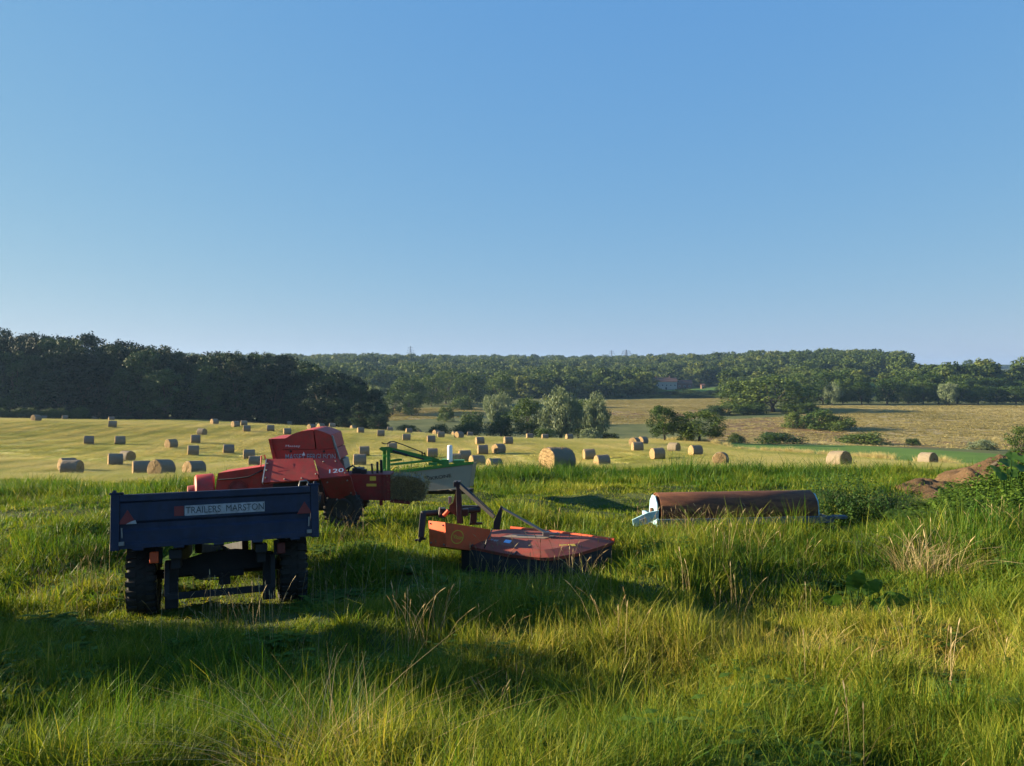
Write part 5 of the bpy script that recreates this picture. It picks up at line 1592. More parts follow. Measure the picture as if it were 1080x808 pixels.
# ------------------------------------------------------------------ orange drum mower
def drum_mower():
    gz = -1.1; zd = -0.71
    o = Pz(545, 590, gz); g = Vector((o.x, 10.9, gz))
    t = empty('drum_mower', g); tag(t, 'orange and dull red drum mower with black skirt and raised linkage in the grass', 'mower')
    NOGRASS.append((Pz(560, 575, zd).x, 10.75, 0.0, 1.0, .35))
    q = lambda px, py, Y: P(px, py, Y) - g
    dz = lambda px, py, z=zd: Pz(px, py, z) - g
    rim = [dz(476, 569), dz(480, 572), dz(484, 574), dz(536.5, 585), dz(570, 588.2), dz(579, 588.6), dz(588, 587.6), dz(611, 583.6), dz(637, 575.5), dz(648, 571.3), dz(646.5, 569.6), dz(590, 563), dz(538.6, 558.2), dz(519, 559.0), dz(511, 561.5)]
    cen = sum((v for v in rim), Vector()) / len(rim)
    inner = [r.lerp(cen, .26) + Vector((0, 0, .055)) for r in rim]
    n = len(rim)
    dk = MB()
    low = [r - Vector((0, 0, .035)) for r in rim]
    dk.add(rim + inner, [(i, (i + 1) % n, n + (i + 1) % n, n + i) for i in range(n)] + [tuple(range(n, 2 * n))])
    dk.add(rim + low, [(i, n + i, n + (i + 1) % n, (i + 1) % n) for i in range(n)])
    dk.add([r - Vector((0, 0, .034)) for r in rim], [tuple(reversed(range(n)))])
    deck = dk.build('deck', M['deck'], t, .006)
    lip = MB(); lip.tube(rim[:10], .010, 8); lip.build('deck_lip', M['deck'], deck)
    rr = MB(); rr.tube([v + Vector((0, .01, .02)) for v in (dz(648, 571.0), dz(590, 563), dz(538.6, 558.2))], .022, 8); rr.build('rear_rail', M['orange'], deck)
    pl_ = [cen + Vector((x, y, .062)) for x, y in ((-.42, .12), (.18, .02), (.34, .20), (-.24, .32))]
    dp = MB().prism(pl_, [p - Vector((0, 0, .03)) for p in pl_]).build('dusty_plate', M['dust'], deck, .004)
    # skirt hangs from the near rim down to the ground
    sk = MB(); pts = [dz(484, 574), dz(510, 580), dz(536.5, 585), dz(556, 587), dz(579, 588.6), dz(611, 583.6), dz(637, 575.5), dz(648, 571.3), dz(590, 563), dz(538.6, 558.2), dz(515, 560)]
    line = []
    for i in range(len(pts)):
        a, b = pts[i], pts[(i + 1) % len(pts)]
        m_ = max(2, int((b - a).length / .05))
        line += [a.lerp(b, j / m_) for j in range(m_)]
    rows = []
    for zi, (zf, fw) in enumerate(((-.03, .0), (-.15, .25), (-.28, .65), (-.42, 1.0))):
        row = []
        for k, p in enumerate(line):
            f = .03 + .010 * fw * (math.sin(k * .42 + zi * .4) + .6 * math.sin(k * .17 + 2))
            row.append(Vector((p.x + (cen.x - p.x) * f, p.y + (cen.y - p.y) * f, p.z + zf)))
        rows.append(row)
    nk = len(line); sk.add([v for r_ in rows for v in r_], [(r_ * nk + k, r_ * nk + (k + 1) % nk, (r_ + 1) * nk + (k + 1) % nk, (r_ + 1) * nk + k) for r_ in range(3) for k in range(nk)], 0, True)
    sko = sk.build('skirt', M['cloth'], t)
    sm = sko.modifiers.new('cloth', 'SOLIDIFY'); sm.thickness = .006
    dr = MB()
    for f in (.3, .72):
        c = dz(500, 573).lerp(dz(625, 572), f); dr.lathe([(.02, 0), (.02, .34), (.08, .34), (.10, .26), (.34, .26), (.36, 0)], 24, 'z', Vector((c.x, c.y, 0)))
    dr.build('cutting_drum', M['steel'], t)
    # straps over the lip
    for pts in ([q(519, 560, 10.7), q(517, 566, 10.4), q(513.5, 572, 10.2), dz(511, 580.5)],):
        MB().tube([p + Vector((0, -.01, .03)) for p in pts], .009, 6).build('strap', M['ink'], deck)
    for a, b in (((502, 573), (497, 577.5)), ((549, 580), (541, 586.5))): MB().tube([dz(*a) + Vector((0, 0, .03)), dz(*b) + Vector((0, -.015, .02))], .009, 6).build('strap', M['ink'], deck)
    # lettering and labels on the near slope
    def on_rim(i, t_, s): return rim[i].lerp(rim[i + 1], t_).lerp(inner[i].lerp(inner[i + 1], t_), s)
    p0 = on_rim(3, -.72, .35); p1 = on_rim(3, .10, .35); up = (inner[3] - rim[3])
    nrm = (p1 - p0).cross(up).normalized()
    text_mesh('CM 164', 'lettering', M['sticker_white'], deck, dz(514, 574.2) + Vector((0, 0, .055)), dz(529, 577.2) - dz(514, 574.2), up, .17, .06, .006, .02)
    a = dz(531, 576.5) + Vector((0, 0, .052)); ux = (dz(540, 578) - dz(531, 576.5)); ux.normalize(); uy = Vector(up).normalized()
    quad('blue_label', M['skyblue_sticker'], deck, [a, a + ux * .10, a + ux * .10 + uy * .075, a + uy * .075], .008)
    for (x, y, w) in ((592, 578.5, .10), (601, 578, .09)):
        a = dz(x, y + 2) + Vector((0, 0, .040)); u1 = (dz(x + 12, y + 1) - dz(x, y + 2)).normalized(); u2 = (inner[6] - rim[6]).normalized()
        quad('warning_label', M['yellow'], deck, [a, a + u1 * w, a + u1 * w + u2 * .06, a + u2 * .06], .008)
    # orange belt casing
    bx0 = q(452, 549.2, 10.55); bx1 = q(469.4, 551, 10.30); bx2 = q(470.8, 577, 10.30); bx3 = q(453, 576, 10.55)
    ext = (q(517, 558.5, 10.62) - q(469.4, 551, 10.30))
    topv = [bx0, bx1, bx1 + ext, bx0 + ext * 1.0]
    m = MB(); m.add([bx0, bx1, bx2, bx3], [(0, 1, 2, 3)])
    m.add([bx1, bx1 + ext, bx2 + ext, bx2], [(0, 1, 2, 3)]); m.add([bx0, bx0 + ext, bx1 + ext, bx1], [(0, 1, 2, 3)])
    m.add([bx0, bx3, bx3 + ext, bx0 + ext], [(0, 1, 2, 3)]); m.add([bx3, bx2, bx2 + ext, bx3 + ext], [(0, 1, 2, 3)]); m.add([bx0 + ext, bx1 + ext, bx2 + ext, bx3 + ext], [(0, 1, 2, 3)])
    cs = m.build('belt_casing', M['orange'], t, .012)
    nx = ext.normalized(); N = Vector((nx.y, -nx.x, 0)); c = bx1.lerp(bx2, .52) + nx * (.17)
    lg = MB(); ring(lg, c + N * .004, N, (0, 0, 1), .092, .012, 30); lg.build('emblem_ring', M['yellow'], cs)
    text_mesh('Vicon', 'lettering', M['yellow'], cs, c - nx * .07 + Vector((0, 0, -.028)) + N * .002, nx, (0, 0, 1), .14, .055, .004, .018)
    for f1, f2 in ((.12, .10), (.12, .86), (.88, .12), (.88, .90)):
        p = bx0.lerp(bx1, f1).lerp(bx3.lerp(bx2, f1), f2); nb = (bx1 - bx0).cross(Vector((0, 0, 1))).normalized()
        bl = MB(); bl.box(p + nb * .006, (.02, .02, .02)); bl.build('bolt', M['steel'], cs, .003)
    # three-point headstock: black tube with legs
    hs = MB()
    hs.tube([q(444.5, 542, 11.2), q(506, 537.5, 11.6)], .042, 12); hs.bar(q(446.5, 541, 11.2), q(444, 567, 11.1), .085, .06, upv=(0, 1, 0)); hs.bar(q(437.5, 570, 11.1), q(449, 568, 11.1), .03, .03); hs.bar(q(445, 566, 11.1), q(442, 571, 11.1), .05, .05, upv=(0, 1, 0))
    hs.bar(q(500, 536.5, 11.6), q(499, 552, 11.6), .10, .06, upv=(0, 1, 0)); hs.bar(q(495, 552.5, 11.6), q(509, 552, 11.6), .035); hs.box(q(466, 540.5, 11.3), (.10, .13, .13)); hs.box(q(489, 540, 11.45), (.14, .12, .10))
    hs.box(q(497, 536.5, 11.6), (.28, .07, .09))
    hs.build('headstock', M['black'], t, .006)
    cl = MB(); cl.lathe([(0, .05), (.03, .05)], 12, 'x', q(463.5, 541, 11.28)); cl.tube([q(463.2, 543.5, 11.2), q(464, 535, 11.2)], .012, 6); cl.build('clamp', M['steel'], t)
    ob = MB(); ob.tube([q(468, 544, 11.1), q(471, 541, 11.1), q(473, 538.5, 11.1)], .028, 8); ob.build('orange_cap', M['orange'], t)
    ms = MB(); ms.bar(q(484.5, 552, 11.2), q(483.5, 509, 11.2), .07, .06, upv=(0, 1, 0)); ms.bar(q(487, 552, 11.5), q(484, 509.5, 11.4), .05, .05, upv=(0, 1, 0)); ms.build('mast', M['black'], t, .006)
    rp = [q(480, 520, 11.25), q(483, 516, 11.25), q(485.5, 551, 11.25), q(482, 545, 11.25), q(473.5, 539, 11.25), q(474, 533, 11.25), q(478, 530, 11.25)]
    MB().prism(rp, [p + Vector((0, .025, 0)) for p in rp]).build('mast_plate', M['rust'], t, .004)
    wr = MB(); wr.box(q(474.5, 527.5, 11.3), (.045, .05, .10)); wr.build('bracket', M['steel'], t, .004)
    am = MB()
    for dy in (0, .14): am.bar(q(481.5, 509.5, 11.2 + dy), q(521.5, 545.5, 10.9 + dy), .028, .055)
    am.bar(q(484, 509, 11.27), q(520, 541, 11.0), .03, .03); am.box(q(482.5, 510, 11.27), (.10, .2, .07)); am.tube([q(480.5, 508, 11.2), q(485, 514, 11.2)], .03, 8); am.build('lift_linkage', M['black'], t, .004)
    bp = [q(520.5, 551, 10.9), q(528, 534, 10.9), q(530.5, 535, 10.9), q(527, 559, 10.9), q(520, 558, 10.9)]
    MB().prism(bp, [p + Vector((0, .05, 0)) for p in bp]).build('link_bracket', M['black'], t, .005)
    rd = MB(); rd.tube([q(530, 536, 10.9), q(575.5, 562, 10.75)], .017, 8); rd.tube([q(552, 548.6, 10.83), q(575.5, 562, 10.75)], .021, 8); rd.box(q(576, 563, 10.75), (.09, .08, .06)); rd.bar(q(576, 563.5, 10.75), q(590, 563, 10.8), .05, .03); rd.build('stay_rod', M['steel'], t, .003)


# ------------------------------------------------------------------ field roller
def roller():
    Y0 = 14.6; gz = -1.42
    ct = P(692, 519.6, Y0); cr_ = P(854, 517.0, 14.95)
    r = 0.335
    g = Vector(((ct.x + cr_.x) / 2, 14.75, gz))
    t = empty('field_roller', g); tag(t, 'rusty flat land roller in a pale blue frame half sunk in tall grass', 'roller')
    c0 = Vector((ct.x, Y0, ct.z - r)) - g; c1 = Vector((cr_.x, 14.95, cr_.z - r)) - g
    NOGRASS.append((g.x, g.y, math.atan2(.35, 3.06), 1.5, r * .9))
    d = (c1 - c0).normalized(); S = d.cross(Vector((0, 0, 1))).normalized(); U = S.cross(d); L = (c1 - c0).length
    mb = MB(); n = 56; prof = [(0.012, r - .02), (0, r - .004), (0.006, r), (L * .33, r), (L * .66, r), (L - .006, r), (L, r - .004), (L - .012, r - .02)]
    vs_, fs_ = [], []
    for a, rr in prof:
        for k in range(n): th = 2 * math.pi * k / n; vs_.append(c0 + d * a + (S * math.cos(th) + U * math.sin(th)) * rr)
    for i in range(len(prof) - 1):
        for k in range(n): fs_.append((i * n + k, i * n + (k + 1) % n, (i + 1) * n + (k + 1) % n, (i + 1) * n + k))
    mb.add(vs_, fs_, 0, True); mb.build('drum', M['rust'], t)
    for s, c in ((0, c0), (1, c1)):
        e = MB(); dd = d if s == 0 else -d; vv = []
        for k in range(n): th = 2 * math.pi * k / n; vv.append(c + dd * .025 + (S * math.cos(th) + U * math.sin(th)) * (r - .02))
        e.add(vv, [tuple(range(n))]); e.add([v + dd * .03 for v in vv], [tuple(reversed(range(n)))])
        eo = e.build('end_disc', M['rust'], t)
        # pale blue plate carrying the bearing
        sg = -1 if s == 0 else 1; B = c + d * (sg * .035)
        tri = [B + S * .28 - U * .10, B - S * .27 - U * .12, B - S * .22 + U * .16, B - S * .08 + U * .285, B + S * .10 + U * .285, B + S * .23 + U * .16]
        p = MB().prism(tri, [v + d * (sg * .02) for v in tri]).build('bearing_plate', M['paleblue'], t, .005)
        h = MB(); h.tube([B + d * (sg * .02), B + d * (sg * .07)], .055, 14); h.build('bearing', M['rust'], p)
    # front beam of blue channel in front of the drum, and the rear one
    for off, nm in ((.44, 'front_beam'), (-.44, 'rear_beam')):
        a = c0 - d * .07 + S * off - U * .14; b = c1 + d * .24 + S * off - U * .14
        m = MB(); m.bar(a, b, .07, .12); m.build(nm, M['frameblue'], t, .005)
    for s, c in ((-1, c0), (1, c1)):
        m = MB(); m.bar(c + d * (s * .10) + S * .48 - U * .14, c + d * (s * .10) - S * .48 - U * .14, .05, .13); m.build('side_arm', M['paleblue'] if s < 0 else M['frameblue'], t, .005)
    # bent pale blue arm sticking out at the near left corner
    arm = [P(667, 548.5, 14.0), P(668.5, 556, 14.0), P(683, 552.5, 14.05), P(694.5, 546.5, 14.1), P(695, 538.5, 14.1), P(683, 541, 14.05)]
    arm = [p - g for p in arm]; ao = MB().prism(arm, [p + Vector((.0, .05, .0)) for p in arm]).build('draw_arm', M['paleblue'], t, .006)
    st = [P(674, 548.6, 13.99), P(677.5, 547.5, 13.99), P(681, 546, 13.99), P(683, 547.5, 13.99), P(682, 551, 13.99), P(676, 552.5, 13.99)]
    st = [p - g - Vector((0, .004, 0)) for p in st]; MB().prism(st, [p + Vector((0, .01, 0)) for p in st]).build('torn_label', M['sticker_white'], ao)
    ft = [P(690, 558, 14.1), P(699, 553, 14.12), P(699.5, 558, 14.12), P(693, 561, 14.1)]
    ft = [p - g for p in ft]; MB().prism(ft, [p + Vector((0, .05, 0)) for p in ft]).build('parking_foot', M['paleblue'], t, .005)
    ep = c1 + d * .36 + S * .44 - U * .10
    m = MB(); m.box(ep, (.24, .16, .05)); m.build('end_bracket', M['frameblue'], t, .006)
# ------------------------------------------------------------------ weeds, heap, houses, pylons
def leafy_mesh(name, mat, nstem, rad, hmin, hmax, leaf, seed, per=26, lean=.25, wide=.42):
    """stems that carry pointed folded leaves"""
    g = np.random.default_rng(seed); V, Fs, B = [], [], []
    for s in range(nstem):
        a = g.uniform(0, 6.28); r = rad * math.sqrt(g.uniform()); b = np.array([r * math.cos(a), r * math.sin(a), 0.0])
        h = g.uniform(hmin, hmax) * (1 - .45 * (r / rad) ** 2); d = np.array([math.cos(a), math.sin(a), 0]) * lean * g.uniform(.2, 1.4)
        sb = g.uniform()
        for j in range(per):
            t = (j + g.uniform()) / per; p = b + d * h * t ** 1.5 + np.array([0, 0, h * t])
            la = g.uniform(0, 6.28); out = np.array([math.cos(la), math.sin(la), g.uniform(-.35, .35)])
            L = leaf * g.uniform(.6, 1.25) * (1.1 - .5 * t); w = np.cross(out, [0, 0, 1]); w /= np.linalg.norm(w); w = w * L * wide
            up = np.array([0, 0, 1]) * L
            p0 = p + out * L * .12; tip = p + out * L - up * .25; mid = p + out * L * .5 + up * .06
            k = len(V); V += [p0, mid - w - up * .05, tip, mid, mid + w - up * .05]
            Fs += [(k, k + 3, k + 2, k + 1), (k, k + 4, k + 2, k + 3)]
            bl = np.clip(sb * .5 + g.uniform() * .5, 0, 1); B += [bl] * 5
    return mesh_np(name, np.array(V), np.array(Fs), [mat], attrs={'bl': B})


def stalk_mesh(name, nstem, rad, hmin, hmax, seed, lean=.25):
    g = random.Random(seed); mb = MB()
    for s in range(nstem):
        a = g.uniform(0, 6.28); r = rad * math.sqrt(g.random()); h = g.uniform(hmin, hmax); d = Vector((math.cos(a), math.sin(a), 0)) * lean * h
        b = Vector((r * math.cos(a), r * math.sin(a), -.05)); mb.tube([b, b + d * .3 + Vector((0, 0, h * .5)), b + d + Vector((0, 0, h))], [.006, .005, .002], 5)
    me = bpy.data.meshes.new(name); me.from_pydata(mb.v, [], mb.f); me.materials.append(M['weed_dark']); me.update()
    return me


def weeds():
    nl = [(leafy_mesh('nettle_leaves', M['weed_dark'], 75, .75, .75, 1.15, .105, 400 + k), stalk_mesh('nettle_stems', 22, .7, .6, .95, 410 + k)) for k in range(3)]
    bl = [(leafy_mesh('bramble_leaves', M['weed'], 230, .95, .6, 1.05, .15, 420 + k, per=26, lean=.5, wide=.5), stalk_mesh('bramble_stems', 22, .8, .5, .9, 430 + k, .5)) for k in range(3)]

    def put(kind, px, top, wpx, Y, label, cat, group=None):
        lv, st = (nl if kind == 'n' else bl)[_pc[0] % 3]; _pc[0] += 1
        g = gp(px, Y); h = P(px, top, Y).z - g.z; w = wpx / FPX * Y
        r = empty('nettle_clump' if kind == 'n' else 'bramble_bush', g, random.uniform(0, 6.28)); tag(r, label, cat, group)
        base = .75 if kind == 'n' else .95
        r.scale = (w / 2 / base, w / 2 / base, h / (0.82 if kind == 'n' else 0.85))
        link('stems', st, r); link('leaves', lv, r)
    put('n', 893, 499, 42, 15.6, 'tall dark nettle clump with pointed tip just right of the roller', 'nettles')
    put('n', 872, 507, 44, 15.9, 'nettle clump crowding the right end of the roller', 'nettles')
    put('n', 918, 511, 50, 15.4, 'bushy dark nettle clump between roller and earth heap', 'nettles')
    put('n', 940, 519, 44, 15.2, 'lower nettle clump at the left foot of the earth heap', 'nettles')
    put('b', 1000, 530, 64, 14.6, 'bright green bramble bush in front of the low end of the earth heap', 'bramble')
    put('b', 1040, 509, 74, 14.9, 'bright bramble bush in front of the high end of the earth heap', 'bramble')
    put('b', 1084, 490, 84, 15.2, 'tallest bramble bush at the right picture edge', 'bramble')
    put('b', 1068, 524, 80, 13.6, 'bramble bush low at the right edge in front of the tallest one', 'bramble')
    put('b', 1015, 540, 80, 13.5, 'bramble bush nearest to the tall seeding grass at right', 'bramble')
    put('b', 1108, 479, 84, 15.5, 'bramble bush cut off by the right picture edge', 'bramble')
    for k_, (px_, top_, w_, Y_, lb_) in enumerate(((1022, 519, 62, 14.2, 'bramble bush filling the bank between the low and high end of the earth heap'), (1060, 503, 66, 14.6, 'bramble bush under the round pale leaves at right'),
                                      (1040, 530, 70, 13.2, 'bramble bush spilling down the front of the bank at right'), (1090, 515, 70, 13.4, 'bramble bush at the right edge under the tallest one'), (985, 545, 60, 13.8, 'low bramble sprawl at the left foot of the bank'))):
        put('b', px_, top_, w_, Y_, lb_, 'bramble')
    put('b', 968, 541, 56, 14.2, 'small bramble bush at the left end of the bramble bank', 'bramble')
    # butterbur: big round pale leaves on top of the bank
    g = gp(1060, 14.4); r = empty('butterbur', g); tag(r, 'butterbur plant with big round pale leaves at the top of the bramble bank', 'plant')
    for (px, py, s) in ((1062, 488, .135), (1050, 495, .11), (1075, 493, .12), (1056, 502, .10), (1067, 481, .10), (1068, 499, .11), (1079, 484, .10)):
        c = P(px, py, 14.2 + random.uniform(-.2, .2)) - g
        st = MB(); st.tube([Vector((c.x * .4, c.y * .4, 0)), Vector((c.x * .8, c.y * .8, c.z * .6)), c], [.012, .010, .007], 6); st.build('leaf_stalk', M['weed'], r)
        m = MB(); nv = 18; vv = [c]
        tilt = Matrix.Rotation(random.uniform(.5, .9), 3, 'X') @ Matrix.Rotation(random.uniform(-.4, .4), 3, 'Y')
        for k in range(nv):
            a = 2 * math.pi * k / nv; rr = s * (1 + .06 * math.sin(5 * a)) * (1 - .35 * max(0, math.cos(a - 1.6)) ** 12); vv.append(c + tilt @ Vector((rr * math.cos(a), rr * math.sin(a), .12 * s + .05 * s * math.sin(4 * a))))
        m.add(vv, [(0, k + 1, (k + 1) % nv + 1) for k in range(nv)], 0, True)
        m.build('leaf', M['broad'], r)
    # dock plant with dark broad leaves
    g = gp(905, 8.9); r = empty('dock_plant', g + Vector((0, 0, .10))); r.scale = (1.25, 1.25, 1.25); tag(r, 'dock plant with broad dark leaves standing alone in the yellowish grass at right', 'plant')
    for k, (dx, h, L, an) in enumerate(((-.06, .36, .30, 1.35), (.03, .30, .26, 1.0), (.15, .20, .26, .35), (-.12, .16, .24, 2.6), (.08, .12, .28, -.1), (.0, .40, .20, 1.9))):
        d = Vector((math.cos(an), -.25, max(.15, math.sin(an)))).normalized(); b = Vector((dx * .3, 0, 0)); s = Vector((-d.z, 0.15, d.x)).normalized(); nrm = d.cross(s)
        m0 = b + Vector((dx, -.05, h * .55)); MBt = MB(); MBt.tube([b, m0], [.008, .006], 5); MBt.build('leaf_stalk', M['weed_dark'], r)
        m = MB(); ns = 7; vv = []
        for i in range(ns + 1):
            t = i / ns; w = L * .27 * math.sin(math.pi * min(1, t * .92 + .08)) ** .8; c = m0 + d * (L * t) + nrm * (.10 * L * math.sin(t * 3)) + Vector((0, 0, -.25 * L * t * t))
            wv = .02 * math.sin(i * 2.2 + k); vv += [c - s * w + nrm * wv, c, c + s * w - nrm * wv]
        fs_ = []
        for i in range(ns): q = 3 * i; fs_ += [(q, q + 1, q + 4, q + 3), (q + 1, q + 2, q + 5, q + 4)]
        m.add(vv, fs_, 0, True); m.build('leaf', M['broad'], r)
    # clumps of dry seeding grass that stand out one by one
    st = [stems('dry_stems', 15, .30, .55, .95, M['straw'], 440 + k, head=.15, lean=.55, rs=.0025, rh=.009) for k in range(3)]
    lv = [blades('dry_leaves', 110, .30, .4, 1.0, .0025, .006, .5, M['straw'], 450 + k) for k in range(3)]
    tl = [stems('tall_stems', 9, .16, .75, 1.0, M['straw'], 460 + k, head=.09, lean=.16, rs=.002, rh=.006) for k in range(3)]
    for i, (px, Y, h, w, wh, lab) in enumerate((
            (965, 10.6, .85, .8, 'd', 'wide arching tuft of pale seeding grass left of the dry pair at right'),
            (990, 10.3, .75, 1.0, 'd', 'wide arching tuft of pale seeding grass at the right, its stems leaning right'),
            (435, 6.9, .72, .8, 't', 'tall thin dry stems standing in front of the drum mower, leftmost bunch'),
            (462, 7.2, .55, .8, 't', 'shorter dry seeding stems in front of the orange casing'),
            (345, 5.0, .34, .7, 'l', 'low brown dry tuft in the shaded grass below the trailer'),
            (318, 3.55, .34, .75, 'l', 'brown dry tussock at the bottom of the picture'),
            (372, 3.5, .30, .75, 'l', 'dry tussock with bent blades at the bottom, right of the brown one'),
            (530, 4.3, .55, .7, 't', 'dry upright stems at the bottom middle of the picture'),
            (620, 8.6, .52, .9, 't', 'dry stems at the right end of the mower skirt'),
            (35, 8.3, .55, 1.0, 't', 'dry seeding stems at the left picture edge beside the trailer'),
            (225, 7.1, .40, .8, 't', 'dry stems standing in front of the trailer axle'))):
        me = tl if wh == 't' else st
        r = empty('dry_grass_tuft', gp(px, Y), random.uniform(0, 6.28)); r.scale = (w, w, h); tag(r, lab, 'grass tuft', 'dry seeding grass tufts')
        if wh != 'l': link('stems', me[i % 3], r)
        if wh != 't': link('leaves', lv[i % 3], r)


def broad_weeds():
    pr = [leafy_mesh('broad_leaves', M['weed'], 14, .12, .5, 1.0, .26, 470 + k, per=7, lean=.4, wide=.24) for k in range(4)]
    x, y = fan_points(900, 2.6, 14, .70, .5)
    w = fnoise(x / 1.1, y / 1.1, 77, 3); k = (w > .55) & ~in_boxes(x, y, NOGRASS)
    x, y = x[k], y[k]; n = len(x)
    h = np.clip(height_map(x, y) * rng.uniform(.7, 1.25, n), .08, .5); s = rng.uniform(.35, .8, n)
    scatter('broad_leaf_weeds', np.stack([x, y, ground(x, y)], 1), np.stack([np.zeros(n), np.zeros(n), rng.uniform(0, 6.28, n)], 1), np.stack([s, s, h], 1), np.full(n, .5), rng.integers(0, 4, n), pr,
            'broad leaved weeds mixed through the meadow grass')


def heap():
    """long heap of brown earth and old straw that climbs to the right"""
    g = gp(1005, 21); o = Vector(g)
    xs = np.linspace(-3.0, 5.5, 110); ys = np.linspace(-1.9, 2.2, 56)
    X, Yv = np.meshgrid(xs, ys)
    topx = [930, 948, 962, 985, 1000, 1018, 1035, 1052, 1065, 1090, 1130, 1200]; topy = [527, 519, 511, 507, 507, 494, 488, 482, 480, 479, 484, 498]
    px = (X + o.x) / (Yv + o.y) * FPX + 540
    gz = ground(X + o.x, Yv + o.y)
    ridge = np.array([P(a, b, 21).z for a, b in zip(topx, topy)]); rx = np.array([(a - 540) / FPX * 21 for a in topx])
    rz = np.interp(X + o.x, rx, ridge) - np.interp(X[0] + o.x, X[0] + o.x, ground(X[0] + o.x, np.full(len(xs), 21.0)))[None, :]
    w = np.clip(1 - np.abs(Yv) / 1.75, 0, 1); prof = w ** .75 * np.clip((X + 1.75) / .6, 0, 1) * np.clip((5.5 - X) / .8, 0, 1)
    nz = (fnoise(X * 1.7, Yv * 1.7, 501, 4) - .5) * .40 + (fnoise(X * 7, Yv * 7, 511, 3) - .5) * .16
    Z = gz - o.z + np.maximum(rz, .05) * prof + nz * np.minimum(prof * 2.5, 1) - .12 * (prof < .02)
    V = np.stack([X, Yv, Z], -1).reshape(-1, 3); nr, nc = X.shape
    i = np.arange((nr - 1) * nc).reshape(nr - 1, nc)[:, :-1].ravel()
    r = link('earth_heap', mesh_np('earth_heap', V, np.stack([i, i + 1, i + nc + 1, i + nc], 1), [M['heap']], smooth=True)); r.location = o
    tag(r, 'heap of loose brown earth and rotted straw behind the brambles at right', 'earth heap')
    st = MB(); a = P(1046, 492, 20.6); b = P(1059, 484, 20.4); st.tube([a, b], .05, 8); s = st.build('wooden_stake', M['bark']); tag(s, 'short pale stake sticking out of the top of the brown earth heap', 'stake')


def house(px0, px1, base, eave, ridge, Y, label, wall, roofm, chim=(), depth=7.0, win=4):
    a = P(px0, base, Y); b = P(px1, base, Y); W = b.x - a.x; gz = ground((a.x + b.x) / 2, Y)
    t = empty('farm_house', ((a.x + b.x) / 2, Y, min(a.z, gz + 3))); tag(t, label, 'house')
    he = P(px0, eave, Y).z - t.location.z; hr = P(px0, ridge, Y).z - t.location.z
    w = MB(); w.box((0, depth / 2, (he - 4) / 2), (W, depth, he + 4))
    w.prism([(-W / 2, 0, he), (-W / 2, depth, he), (-W / 2, depth / 2, hr - .1)], [(W / 2, 0, he), (W / 2, depth, he), (W / 2, depth / 2, hr - .1)]); w.build('wall', M[wall], t)
    r = MB()
    for s in (-1, 1):
        y0 = depth / 2 + s * (depth / 2 + .4); ez = he - .3 * (hr - he) / (depth / 2)
        p = [(-W / 2 - .4, y0, ez), (W / 2 + .4, y0, ez), (W / 2 + .4, depth / 2, hr), (-W / 2 - .4, depth / 2, hr)]
        r.prism(p, [(x, y, z + .18) for x, y, z in p])
    ro = r.build('roof', M[roofm], t)
    for cx_ in chim: MB().box((cx_ * W / 2, depth / 2, hr + .5), (.9, .7, 1.8)).build('chimney', M['brick'], ro)
    for k in range(win):
        x = -W / 2 + W * (k + .5) / win; fr = MB(); fr.box((x, -.02, he * .55), (1.3, .06, 1.3)); f = fr.build('window', M['white'], t); MB().box((x, -.05, he * .55), (1.1, .06, 1.1)).build('pane', M['glass'], f)
    d = MB(); d.box((W * .06, -.03, 1.0), (1.0, .08, 2.0)); d.build('door', M['chassis'], t)
    return t


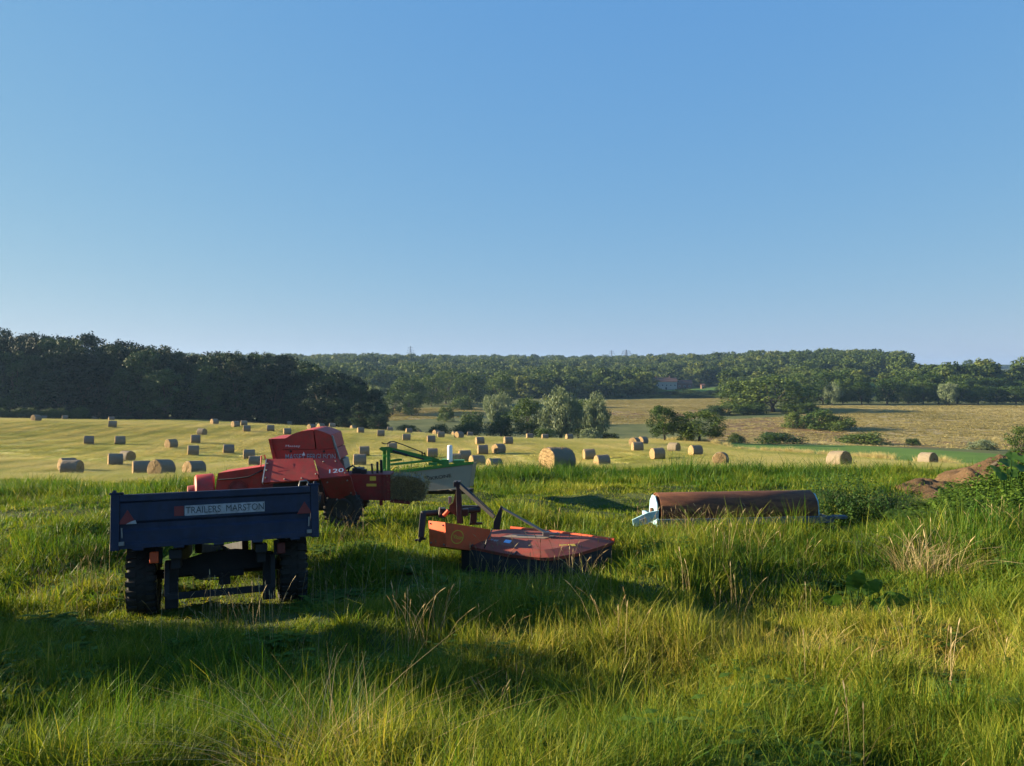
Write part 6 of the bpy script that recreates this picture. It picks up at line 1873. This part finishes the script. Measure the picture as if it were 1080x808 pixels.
def pylon(px, top, base, Y, label):
    b = P(px, base, Y); tz = P(px, top, Y).z; g = ground(b.x, Y); H = tz - g
    t = empty('electricity_pylon', (b.x, Y, g)); tag(t, label, 'pylon', 'electricity pylons on the skyline')
    m = MB(); n = 9
    for i in range(n):
        z0, z1 = H * i / n, H * (i + 1) / n; w0 = 3.6 * (1 - .86 * (i / n) ** .8) ; w1 = 3.6 * (1 - .86 * ((i + 1) / n) ** .8)
        for sx, sy in ((-1, -1), (1, -1), (1, 1), (-1, 1)):
            m.bar((sx * w0, sy * w0, z0), (sx * w1, sy * w1, z1), .32)
        for s in (-1, 1):
            m.bar((-w0, s * w0, z0), (w1, s * w1, z1), .16); m.bar((w0, s * w0, z0), (-w1, s * w1, z1), .16)
            m.bar((s * w0, -w0, z0), (s * w1, w1, z1), .16)
    m.build('lattice_tower', M['pylon'], t)
    for f, L in ((.68, 8.5), (.80, 7.0), (.92, 5.5)):
        a = MB(); z = H * f; a.bar((-L, 0, z), (L, 0, z), .35); a.bar((-L, 0, z), (0, 0, z + 2.2), .22); a.bar((L, 0, z), (0, 0, z + 2.2), .22)
        ao = a.build('cross_arm', M['pylon'], t)
        for s in (-1, 1): MB().tube([(s * L, 0, z), (s * L, 0, z - 2.4)], .18, 6).build('insulator', M['pylon'], ao)


def background():
    house(688, 714, 411, 402.5, 398.5, 640, 'long white farmhouse with red brown tiled roof between trees on the far hillside', 'wall', 'tile', (-.6, .5), 8, 6)
    house(714, 730, 411, 404.5, 400.8, 646, 'lower brick barn with red roof joined to the right of the long white farmhouse', 'brick', 'tile', (), 7, 3)
    house(740, 743.4, 411, 406.5, 405, 630, 'tiny brown shed right of the red roofed barn', 'brick', 'tile', (), 4, 1)
    house(367, 376, 403, 398.5, 396, 690, 'pale roofed house among the trees above the left wood', 'wall', 'pylon', (), 7, 3)
    house(882.5, 887.5, 404, 399, 396.8, 520, 'small pale brick cottage in the trees right of the hill wood', 'wall', 'tile', (.5,), 6, 1)
    pylon(433, 365, 380, 1700, 'pylon standing alone on the skyline at the left of the middle')
    pylon(645, 369.5, 382, 1900, 'faint pylon, leftmost of the three right of the middle')
    pylon(660.5, 369, 405, 1150, 'nearest and clearest pylon, middle one of the three')
    pylon(703.5, 372, 382, 1950, 'faint pylon, rightmost of the three above the hill wood')


def haze():
    m = bpy.data.materials.new('haze_air'); m.use_nodes = True; nt = m.node_tree; nt.nodes.clear()
    v = nt.nodes.new('ShaderNodeVolumePrincipled'); v.inputs['Density'].default_value = HAZE_DENSITY; v.inputs['Color'].default_value = (.38, .62, 1.0, 1); v.inputs['Anisotropy'].default_value = .25
    ou = nt.nodes.new('ShaderNodeOutputMaterial'); nt.links.new(v.outputs[0], ou.inputs['Volume'])
    mb = MB(); lo, hi = -60.0, 70.0; mb.box((0, 2580, (lo + hi) / 2), (12200, 5300, hi - lo)); o = mb.build('haze', m); tag(o, 'thin blue summer haze over the valley', kind='stuff')


HAZE_DENSITY = 0.00011

# ------------------------------------------------------------------ build
trailer(); baler(); green_mower(); drum_mower(); roller()
bales(); heap(); background()
left_wood(); mid_trees(); hedge(); hill_woods()
weeds(); meadow(); hayfield(); far_fields(); seed_grass(); broad_weeds()
haze()
